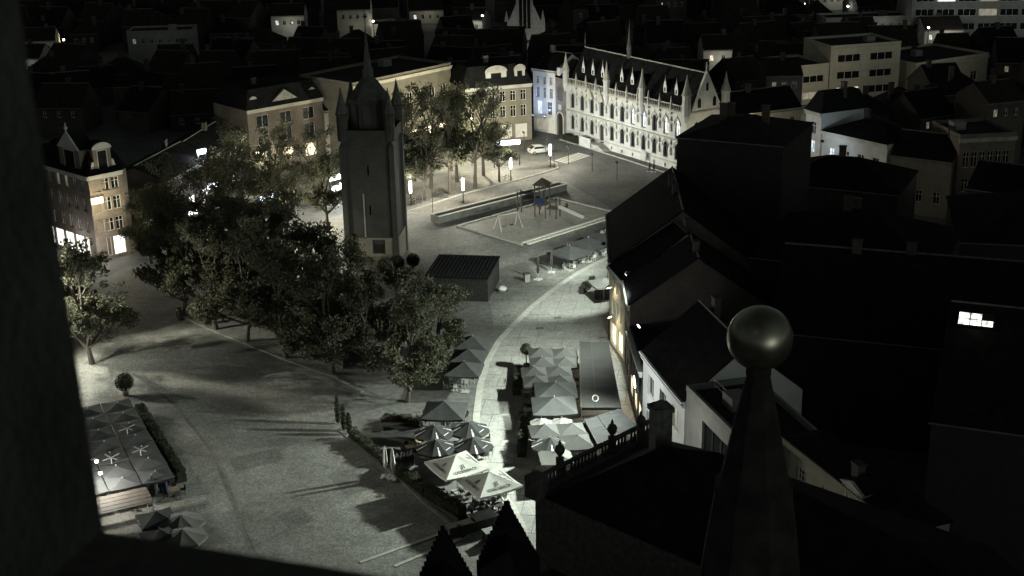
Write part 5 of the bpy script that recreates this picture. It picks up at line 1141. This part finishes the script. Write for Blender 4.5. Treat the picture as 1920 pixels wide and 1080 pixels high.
# ------------------------------------------------------------------ street furniture
for p, lb in (((-15.59, 206.62), 'white glowing column lamp closest to the belfry on the promenade'), ((-7.38, 207.51), 'white glowing column lamp beside the basin wall under the trees'), ((0.21, 220.76), 'white glowing column lamp in front of the long lit fascia'), ((7.11, 229.23), 'white glowing column lamp at the rounded end of the promenade')):
    t = thing('column_lamp', lb, 'street lamp', (*p, 0))
    MB().lathe([(.16, .0), (.16, .12), (.09, .14), (.09, 2.0)], 10).build('post', M['steel'], t)
    MB().lathe([(.12, 2.001), (.2, 2.1), (.22, 3.9), (.14, 4.0)], 12).build('diffuser', G['column'], t, smooth=True); MB().lathe([(.23, 4.001), (.2, 4.08), (.02, 4.12)], 12).build('cap', M['steel'], t)
    light('POINT', (p[0], p[1] - .0, 4.6), 2900, (1, .96, .8), size=.25)
for p, lb in (((-11.83, 200.02), 'slim mast with a drooping arm at the end of the basin wall'), ((7.72, 228.42), 'slim dark mast beside the last column lamp')):
    t = thing('lamp_mast', lb, 'mast', (*p, 0), .1)
    MB().bar((0, 0, 0), (0, 0, 4.2), .06, .04).build('mast', M['steel'], t); MB().bar((0, 0, 3.2), (2.6, -.3, 2.9), .03).build('arm', M['steel'], t)
bike = MB()
def ring(mb, c, r, w, n=14):
    for i in range(n):
        a0, a1 = 6.2832 * i / n, 6.2832 * (i + 1) / n; mb.bar((c[0] + r * math.cos(a0), c[1], c[2] + r * math.sin(a0)), (c[0] + r * math.cos(a1), c[1], c[2] + r * math.sin(a1)), w, n=4)
whl = MB(); ring(whl, (0, 0, .34), .32, .025); whl.bar((-.3, 0, .34), (.3, 0, .34), .006, n=3).bar((0, 0, .04), (0, 0, .64), .006, n=3); WH = whl.mesh('wheel', M['tyre'])
FRB = MB().bar((0, 0, .34), (.42, 0, .34), .02, n=4).bar((.42, 0, .34), (.3, 0, .85), .02, n=4).bar((.3, 0, .8), (.85, 0, .85), .02, n=4).bar((.42, 0, .34), (.85, 0, .85), .02, n=4).bar((.85, 0, .95), (1.02, 0, .34), .02, n=4).bar((0, 0, .34), (.3, 0, .75), .015, n=4).mesh('frame', M['steel'])
HBR = MB().bar((.84, -.27, 1.02), (.84, .27, 1.02), .018, n=4).mesh('handlebar', M['steel']); SAD = MB().box(.17, .42, -.07, .07, .86, .92).mesh('saddle', M['tyre'])
b0 = thing('bicycle', 'parked bicycle in the rack beside the column lamp closest to the belfry', 'bicycle', (-16.20, 206.97), .9, 'bicycles parked by the first column lamp')
link('frame', FRB, b0); link('wheel', WH, b0); link('wheel', WH, b0, (1.02, 0, 0)); link('handlebar', HBR, b0); link('saddle', SAD, b0)
bl_ = [(-15.82, 206.33), (-15.39, 207.53), (-14.93, 206.87), (-14.68, 208.41), (-14.24, 208.06)]
for p in bl_: dup(b0, p, .9 + random.uniform(-.3, .3))
for p in ((-12.13, 211.70), (-11.73, 212.32), (-11.32, 210.99)): dup(b0, p, .4 + random.uniform(-.5, .5), 'parked bicycle under the promenade trees', 'bicycles under the promenade trees')
dup(b0, (-0.95, 220.86), .2, 'parked bicycle beside the column lamp in front of the lit fascia', None)
# white car
def car(xy, rz):
    t = thing('parked_car', 'white hatchback parked at the corner by the blue lit house', 'car', (*xy, 0), rz)
    prof = [(-2.0, .3), (2.0, .3), (2.05, .6), (1.95, .85), (1.0, .98), (.45, 1.42), (-1.2, 1.48), (-1.9, 1.0), (-2.08, .9), (-2.08, .5)]
    MB().xprism(prof, -.85, .85).build('body', M['carpaint'], t)
    MB().add([(.96, -.78, 1.0), (.96, .78, 1.0), (.47, .68, 1.41), (.47, -.68, 1.41)], [(0, 1, 2, 3)]).build('windscreen', M['glass'], t, loc=(.03, 0, .01))
    MB().add([(-1.86, -.7, 1.05), (-1.86, .7, 1.05), (-1.22, .65, 1.46), (-1.22, -.65, 1.46)], [(3, 2, 1, 0)]).build('rear_window', M['glass'], t, loc=(-.03, 0, .01))
    for s in (-1, 1): MB().add([(.85, s * .856, 1.0), (.4, s * .856, 1.38), (-1.1, s * .856, 1.42), (-1.5, s * .856, 1.02)], [(0, 1, 2, 3)]).build('side_window', M['glass'], t)
    wl_ = MB().bar((0, -.1, 0), (0, .1, 0), .31, n=16).mesh('wheel', M['tyre']); rm_ = MB().bar((0, -.115, 0), (0, .115, 0), .19, n=10).mesh('rim', M['alu'])
    for x in (-1.3, 1.3):
        for y in (-.8, .8): o = link('wheel', wl_, t, (x, y, .31)); link('rim', rm_, o)
    for y in (-.6, .6): MB().box(2.03, 2.07, y - .18, y + .18, .62, .76).build('headlight', M['alu'], t); MB().box(-2.11, -2.08, y - .15, y + .15, .8, 1.0).build('tail_light', mat('tail_red', (.3, .02, .02), .3), t)
car((5.53, 239.55), R_(20))
# two walkers
def person(xy, rz, label, stride=.25, coat='cloth'):
    t = thing('person', label, 'person', (*xy, 0), rz, None)
    V = [(0, 0, .95), (0, 0, 1.2), (0, 0, 1.42), (0, 0, 1.52), (.01, 0, 1.64), (0, .1, .88), (stride * .4, .1, .5), (stride * .7, .1, .08), (stride * .7 + .16, .1, .05), (0, -.1, .88), (-stride * .2, -.1, .5), (-stride * .9, -.1, .1), (-stride * .9 + .15, -.1, .05), (0, .2, 1.38), (-.05, .25, 1.1), (.08, .25, .86), (0, -.2, 1.38), (.06, -.25, 1.1), (.2, -.24, .9), (.12, .25, .78), (.25, -.24, .82)]
    E_ = [(0, 1), (1, 2), (2, 3), (3, 4), (0, 5), (5, 6), (6, 7), (7, 8), (0, 9), (9, 10), (10, 11), (11, 12), (2, 13), (13, 14), (14, 15), (2, 16), (16, 17), (17, 18), (15, 19), (18, 20)]
    Rr = [.15, .15, .13, .06, .1, .09, .065, .045, .04, .09, .065, .045, .04, .065, .05, .035, .065, .05, .035, .03, .03]
    me = bpy.data.meshes.new('body'); me.from_pydata(V, E_, []); o = link('body', me, t); sk_ = o.modifiers.new('skin', 'SKIN')
    for i, r in enumerate(Rr): me.skin_vertices[0].data[i].radius = (r, r)
    me.skin_vertices[0].data[0].use_root = True
    o.modifiers.new('sub', 'SUBSURF').levels = 1; o.modifiers['sub'].render_levels = 2; me.materials.append(M[coat])
    MB().lathe([(.03, -.11), (.085, -.06), (.1, .02), (.08, .09), (.02, .12)], 10).build('face', M['skin'], t, loc=(.03, 0, 1.66)); MB().lathe([(.1, -.04), (.112, .03), (.09, .1), (.02, .135)], 10).build('hair', M['hair'], t, loc=(.0, 0, 1.67))
    for x, y, z in ((stride * .7 + .08, .1, .0), (-stride * .9 + .07, -.1, .0)): MB().box(x - .13, x + .13, y - .05, y + .05, z + .11, z + .19).build('shoe', M['white'], t, loc=(0, 0, 0))
person((23.76, 224.06), 2.6, 'walker in dark clothes and white shoes, nearer the notice board', .3)
person((24.44, 223.64), 2.6, 'walker in dark clothes and white shoes, farther from the notice board', .25)
t = thing('menu_board', 'round topped notice board on the pavement before the town hall', 'notice board', (23.30, 230.43), -.9)
MB().box(-.6, .6, -.05, .05, .7, 2.0).build('panel', M['alu'], t); MB().bar((-.5, 0, 0), (-.5, 0, .7), .04).bar((.5, 0, 0), (.5, 0, .7), .04).build('leg', M['steel'], t)
t = thing('waste_bin', 'pair of waste bins fixed together at the edge of the grove', 'bin', (-41.06, 157.43), .4)
for y in (-.42, .42): o = MB().lathe([(.3, .02), (.34, 1.15), (.36, 1.16), (.36, 1.25), (.1, 1.35)], 10, (0, y, 0)).build('bin_body', M['steel'], t)
t = thing('waste_bin', 'single dark bin under the grove trees', 'bin', (-36.97, 155.14)); MB().lathe([(.3, .02), (.34, 1.0), (.36, 1.01), (.2, 1.15)], 10).build('bin_body', M['steel'], t)
t = thing('waste_bin', 'blue bin among the left terrace tables', 'bin', (-32.24, 111.63)); MB().box(-.3, .3, -.3, .3, .02, 1.0).build('bin_body', M['blue'], t); MB().box(-.33, .33, -.34, .32, 1.001, 1.08).build('lid', M['blue'], t)
t = thing('service_cabinet', 'pale box cabinet beside the black closed parasols', 'cabinet', (1.97, 168.50), .3); MB().box(-.35, .35, -.3, .3, .02, 1.1).build('body', M['grey'], t); MB().box(-.45, .45, -.4, .4, 1.101, 1.2).build('top', M['wood'], t)
t = thing('folded_chair_stack', 'stack of folded chairs with pale tubes behind the white closed parasols', 'chair stack', (-10.64, 115.10), .4)
fr = MB(); fb = MB()
for i in range(13): fr.bar((i * .17 - 1, -.3 + .1 * (i % 3), .05), (i * .17 - .85, -.1 + .1 * (i % 4), 1.5 + .15 * (i % 3)), .028, n=4).bar((i * .17 - 1, .4, .05), (i * .17 - .9, .2, 1.4 + .2 * (i % 2)), .028, n=4); 
for i in range(13): fb.cbox((i * .17 - .95, .05, .75), (.05, .5, 1.1), .1)
fr.build('tubes', M['alu'], t); fb.build('seats', M['chair'], t)
for p in ((5.43, 154.72), (3.20, 151.24), (-0.73, 155.85)): struct(MB().box(-.45, .45, -.35, .35, .028, .034).build('drain_cover', M['kerbdark'], None, loc=(*p, 0)))
for p, lb, s in (((-2.98, 104.12), 'grey topped service counter below the white parasols', (2.2, 1.4)), ((-4.78, 102.81), 'low slatted bench box beside the service counter', (2.4, .7)), ((-2.04, 101.61), 'dark planter box beside the tall stepped gable', (1.6, .9))):
    t = thing('service_counter', lb, 'counter', p, .45); MB().box(-s[0] / 2, s[0] / 2, -s[1] / 2, s[1] / 2, .02, .95).build('body', M['wooddark'], t); MB().box(-s[0] / 2 - .06, s[0] / 2 + .06, -s[1] / 2 - .06, s[1] / 2 + .06, .951, 1.0).build('top', M['grey'], t)
hedge((-4.90, 102.10), (-3.89, 103.51), .7, 1.0, 'small potted shrubs beside the service counter', 21)
# chalk white bench remnants by the black square parasol
t = thing('terrace_bench', 'dark slatted bench group with a pale top left of the octagonal parasols', 'bench', (-11.83, 124.57), .25)
for i in range(4): MB().box(-1.6, 1.6, -.5 + i * .25, -.28 + i * .25, .42, .47).build('slat', M['wood'], t)
MB().box(-1.5, -1.4, -.5, .5, 0, .419).box(1.4, 1.5, -.5, .5, 0, .419).build('leg', M['steel'], t); MB().box(-1.6, 1.6, .55, .6, .42, 1.0).build('backrest', M['wood'], t)

# ------------------------------------------------------------------ facade floodlights and street lamps
NEU = (.9, 1, .87)
gfl = 'floodlights on the curved street fronts'
flood((11.9, 134.2, 12.4), (-6, 138, 0), 20000, NEU, 'floodlight on a short mast at the eave over the long awning', 145, size=.25, blend=1)
flood((11.0, 155, 9.2), (2, 168, 0), 7500, NEU, 'floodlight between the windows of the far house front', 120, size=.1, blend=.7)
flood((11.2, 160, 9.2), (2, 192, 1), 19000, NEU, 'floodlight on the far house front of the curved street', 80, size=.1, blend=1)
flood((12.0, 121.3, 11.5), (-14, 110, 0), 46000, NEU, 'floodlight on a short mast at the corner of the pale house', 125, size=.4, blend=1)
flood((10.9, 144.2, 7.4), (12.0, 141.5, 3), 60, (1, .85, .5), 'upper warm lamp washing the cream cafe front', 170, 'lenswarm')
flood((10.9, 142.8, 4.4), (12.2, 141, 2), 60, (1, .85, .5), 'lower warm lamp washing the cream cafe front', 170, 'lenswarm')
light('POINT', (9.6, 117.5, 7.0), 420, (.95, 1, .95), size=.15)
t = thing('lit_counter', 'bright cream lit serving hatch between the two awnings', 'counter', (8.53, 126.73), .1)
MB().box(-1.6, 1.4, .2, .3, 1.0, 2.2).build('lit_panel', G['shopwarm'], t); MB().box(-1.7, 1.5, -.4, .31, .02, .98).build('front', M['white'], t); MB().box(-1.75, 1.55, -.5, .35, .981, 1.03).build('top', M['beam'], t)
light('POINT', (*(8.15, 126.74), 2.1), 90, (1, .97, .85), size=.2)
# left facades: lamps above the terrace and along the street
lf = bld('terrace_cafe', 'dark house front behind the left terrace parasols', (-38.6, 106), (-53.5, 134), 12, 7.0, 'brickdark', ('gable', 4), 'slate', rows=((3.6, 2, 8, 1.2),), shop=(.3, 2.5, 6, 'win_dim'))
globe((-37.09, 108.83) + (4.6,), 'upper glaring globe lamp on the left terrace front', 800, (1, .98, .88))
globe((-36.25, 106.92) + (4.4,), 'lower glaring globe lamp on the left terrace front', 800, (1, .98, .88))
flood((-53.5, 136.5, 6.6), (-34, 134, 0), 5000, (.97, 1, .86), 'floodlight on the far end of the left terrace front', 160, size=.12)
bld('left_house', 'dark house beyond the left terrace front with a floodlit pavement', (-56, 141), (-60, 165), 10, 10, 'brick', ('gable', 4), 'slate', rows=((4, 2, 6, 1.2), (7, 1.8, 6, 1.2)), shop=(.3, 2.6, 5, 'win_dim'))
flood((-56.4, 145.5, 10.5), (-22, 139, 0), 30000, (1, .98, .78), 'floodlight on the dark house beyond the left terrace', 105, size=.45, blend=1)
for (x, y, z, p, c), lb in (((-49.5, 183, 6.5, 420, (1, .95, .72)), 'added pole lamp among the trees beside the corner house'), ((*(-39.89, 210.92), 8, 1500, (1, .95, .72)), 'pole lamp glowing through the crowns behind the left grove'), ((-26, 216, 6, 600, (1, .93, .65)), 'pole lamp left of the belfry behind the trees'),  # the corner house pole lamp is added to light the tree beside it
        ((-6.5, 231, 8.5, 4500, (1, .94, .66)), 'tall pole lamp lighting the promenade crowns yellow'), ((-14, 224, 7, 900, (1, .95, .72)), 'pole lamp right of the belfry behind the promenade trees'), ((-33, 191, 5.5, 1300, (1, .95, .68)), 'pole lamp among the trees between belfry and corner house'), ((-25.5, 200, 5.5, 1200, (1, .96, .75)), 'pole lamp just behind the belfry'), ((-27, 175, 5.0, 260, (1, .95, .7)), 'low pole lamp inside the grove')):
    t = thing('pole_lamp', lb, 'street lamp', (x, y, 0)); MB().bar((0, 0, 0), (0, 0, z - .2), .08, .05, 8).build('pole', M['steel'], t)
    MB().lathe([(.05, z - .2), (.24, z - .1), (.26, z + .12), (.1, z + .18)], 12).build('lantern', G['lenswarm'], t); MB().lathe([(.3, z + .181), (.2, z + .26), (.02, z + .3)], 12).build('cap', M['steel'], t)
    light('POINT', (x, y, z - .5), p * 2.5, c, size=.25)

# ------------------------------------------------------------------ the town beyond
apt = bld('apartment_block', 'pale three storey apartment block with window bands behind dark roofs', (66.5, 279), (82, 283.2), 12, 11.0, 'cream', ('flat',), 'bitumen', rows=((1.2, 1.6, 2, 5.2), (4.5, 1.6, 2, 5.2), (8.0, 1.6, 2, 5.2)), trim='cream', style='shop', lit={(0, 0): 'win_warm'}, cat='apartment block', cornice=False)
bld('apartment_block', 'lower cream wing with window bands left of the pale apartment block', (59.5, 276), (66.2, 278.6), 12, 7.6, 'cream', ('flat',), 'bitumen', rows=((1.0, 1.5, 1, 5.0), (4.4, 1.5, 1, 5.0)), trim='cream', style='shop', lit={(0, 0): 'win_dim'}, cat='apartment block', cornice=False)
bld('store_hall', 'long flat hall with a pale lit parapet right of the apartment block', (86, 285), (105, 296), 16, 6.0, 'cream', ('flat',), 'bitumen', rows=((1, 2, 3, 2),), trim='cream', cat='hall')
light('POINT', (70, 266, 8), 330, (1, .94, .72), size=.4); light('POINT', (60, 266, 5), 260, (1, .94, .7), size=.4); light('POINT', (95, 278, 6), 160, (1, .92, .68), size=.4)
off = bld('office_block', 'big banded office block with scattered lit rooms on the skyline', (104, 352), (142, 348), 22, 24, 'grey', ('flat',), 'bitumen', rows=tuple((3 + 3.6 * i, 1.8, 7, 4.6) for i in range(6)), trim='pale', style='shop', cat='office block', lit={(2, 1): 'win_white', (3, 2): 'win_white', (4, 5): 'win_white', (2, 5): 'win_dim', (3, 4): 'win_dim', (3, 6): 'win_dim', (4, 0): 'win_dim', (2, 3): 'win_dim', (5, 6): 'win_dim', (1, 3): 'win_dim', (5, 1): 'win_cool', (5, 4): 'win_white', (4, 2): 'win_dim'})
light('POINT', (112, 335, 10), 420, (.9, 1, .9), size=.5); light('POINT', (134, 332, 14), 500, (.9, 1, .9), size=.5)
chu = thing('church_gable', 'tall church gable with slim lancet windows on the skyline', 'church', (0.4, 369), 0.05)
MB().xprism([(0, 0), (9.2, 0), (9.2, 4.5), (6.9, 9.5), (6.3, 16), (4.6, 20), (2.9, 16), (2.3, 9.5), (0, 4.5)], 0, .8).build('gable_wall', M['limetrim'], chu)
MB().box(.3, 8.9, .801, 20, 0, 4.4).build('nave', M['darkwall'], chu)
for x, z1 in ((3.1, 12), (4.2, 14), (5.3, 12)): MB().xprism([(x, 3), (x + .85, 3), (x + .85, z1), (x + .42, z1 + 1.2), (x, z1)], -.06, -.01).build('lancet', M['glass'], chu)
for x in (2.75, 4.0, 5.1, 6.3): MB().box(x, x + .16, -.25, -.005, 1, 13).build('mullion', M['limetrim'], chu)
for x in (-.3, 9.5): MB().box(x - .5, x + .5, -.6, .6, 0, 5.5).lathe([(.7, 5.501), (.02, 8)], 4, (x, 0, 0), .785).build('buttress', M['limetrim'], chu)
MB().add([(0, .81, 4.41), (9.2, .81, 4.41), (4.6, .81, 13), (0, 20, 4.41), (9.2, 20, 4.41), (4.6, 20, 13)], [(0, 2, 5, 3), (1, 4, 5, 2), (3, 5, 4)]).build('roof', M['slate'], chu)
light('POINT', (3, 360, 1.5), 260, (.95, 1, .9), size=.3); light('POINT', (10, 361, 1.5), 160, (.95, 1, .9), size=.3)
# individual lit houses far away
far = (((47.78, 308.08), 6.5, 6.5, 'win_warm', 'far cream house with a bright wall lamp behind the town hall roof', 160), ((-41.00, 370.11), 9, 9, 'glass', 'far pale house beside the tip of the belfry spire', 60), ((-34.72, 379.34), 12, 3.0, 'win_white', 'low bright lit yard wall behind the belfry spire', 200), ((-86.62, 341.48), 16, 8, 'win_dim', 'far grey flats with one lit window on the left', 12), ((-113.70, 320.21), 8, 6, 'win_warm', 'far white roofed house with two lit windows at the left', 60),
       ((-23.37, 402.92), 10, 4, 'win_white', 'far low house with tiny lit dormers', 90), ((-9.56, 382.00), 6, 4, 'win_white', 'far little house with a lit gable behind the flat block', 90), ((46.80, 387.22), 9, 8, 'win_white', 'far dark house with one lit window over the town hall', 20), ((96.91, 359.08), 26, 5, 'win_dim', 'far long low hall with pale wall below the office block', 80), ((97.86, 412.20), 16, 5, 'win_white', 'far bright yard left of the office block', 200), ((110.99, 346.00), 10, 4, 'win_white', 'far lit canopy at the foot of the office block', 220),
       ((-116.44, 339.30), 8, 7, 'win_warm', 'far house with a lit attic window at the upper left', 30), ((-59.79, 375.81), 9, 7, 'win_white', 'far pale walled house left of the spire', 120), ((83.25, 222.61), 7, 11, 'win_dim', 'far dark house with a dim lit strip at the right edge', 20), ((53.65, 261.64), 7, 9, 'win_dim', 'far shadowed gable house left of the apartment block', 60))
for (x, y), w, h, ln, lb, pw in far:
    b = bld('distant_house', lb, (x - w / 2, y), (x + w / 2, y + random.uniform(-1.5, 2.5)), 9, h, 'brickdark' if ('dark house' in lb or 'shadowed' in lb) else 'grey' if 'grey flats' in lb else random.choice(('pale', 'cream')), ('gable', 2.5) if w < 12 else ('flat',), 'tile', rows=((max(.8, h - 2.6), 1.3, max(2, int(w / 2.2)), .9),), lit={(0, 0): ln, (0, 1): ln if 'two' in lb else 'glass'}, trim='pale', cornice=False, group=None)
    if pw: light('POINT', (x + w * .1, y - 3.2, min(h * .8, 4.5)), pw * .55, (1, .96, .82), size=.3)
# dark roofs of the unlit town
def clear(x, y): 
    if y < 262 and x < 32: return False
    if x >= 32 and y < 215: return False
    return True
rn = random.Random(3); nh = 0; spots = []
for iy in range(18):
    y = 222 + iy * 14 + rn.uniform(-2, 2)
    for ix in range(-15, 16):
        x = ix * 12.5 + rn.uniform(-2, 2)
        if not clear(x, y) or abs(x) > 0.42 * y + 12: continue
        if 36 < x < 62 and y < 240 and y > 205 and x < 58: continue
        if 58 < x < 84 and 262 < y < 292: continue
        if 84 < x < 108 and 270 < y < 300: continue
        if 96 < x < 150 and 318 < y < 375: continue
        if -4 < x < 16 and 345 < y < 395: continue
        if any((x - q[0][0]) ** 2 < (q[1] / 2 + 7) ** 2 and -26 < y - q[0][1] < 11 for q in far): continue
        if x < 32 and y < 275 and x > -52: continue
        if nh >= 230: break
        nh += 1
        w = rn.uniform(7, 11); h = rn.uniform(3.5, 7) if y > 240 else rn.uniform(4, 6.5); a = rn.uniform(-.5, .5)
        wk = rn.choice(('brickdark', 'darkwall', 'brickdark')); rk = rn.choice((('gable', 3.6), ('hip', 3.2), ('gable', 4.4))); rmk = rn.choice(('slate', 'tile')); wn = rn.random() < .5
        ltw = wn and rn.random() < .1
        lb = ('%s house with a %s %s roof and %s' if not ltw else '%s house with a %s %s roof and one glowing window of %s') % (('' if ltw else 'unlit ') + {'brickdark': 'dark brick', 'darkwall': 'dark rendered'}[wk], {3.6: 'gabled', 3.2: 'hipped', 4.4: 'steep gabled'}[rk[1]], {'slate': 'slate', 'tile': 'tiled'}[rmk], 'three windows' if wn else 'blank front')
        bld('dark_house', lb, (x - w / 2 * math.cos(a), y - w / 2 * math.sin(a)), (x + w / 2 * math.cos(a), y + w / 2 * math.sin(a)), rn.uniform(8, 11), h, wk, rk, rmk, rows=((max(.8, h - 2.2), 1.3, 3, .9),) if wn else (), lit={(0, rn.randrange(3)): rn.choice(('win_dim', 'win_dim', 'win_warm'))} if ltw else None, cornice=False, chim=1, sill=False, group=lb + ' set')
# scattered street glints between the far houses
for i, (p, c) in enumerate((((-112.99, 349.28), 'lenswarm'), ((-94.89, 370.29), 'lenscool'), ((-35.87, 370.34), 'lens'), ((50.19, 298.90), 'lenswarm'), ((54.05, 257.20), 'lenscool'), ((109.92, 382.24), 'lenscool'), ((65.81, 355.19), 'lens'), ((94.37, 379.23), 'lens'), ((104.47, 338.24), 'lenscool'), ((-146.47, 412.64), 'lenswarm'), ((84.13, 386.25), 'lenswarm'), ((-6.49, 376.73), 'lens'), ((113.78, 306.88), 'lens'))):
    t = thing('distant_street_lamp', 'tiny glowing street lamp between the far dark roofs', 'street lamp', (*p, 0), 0, 'far street lamps'); MB().bar((0, 0, 0), (0, 0, 5.5), .07, n=6).build('pole', M['steel'], t); MB().lathe([(.1, 5.5), (.28, 5.6), (.25, 5.9), (.05, 5.95)], 8).build('lantern', G[c], t)
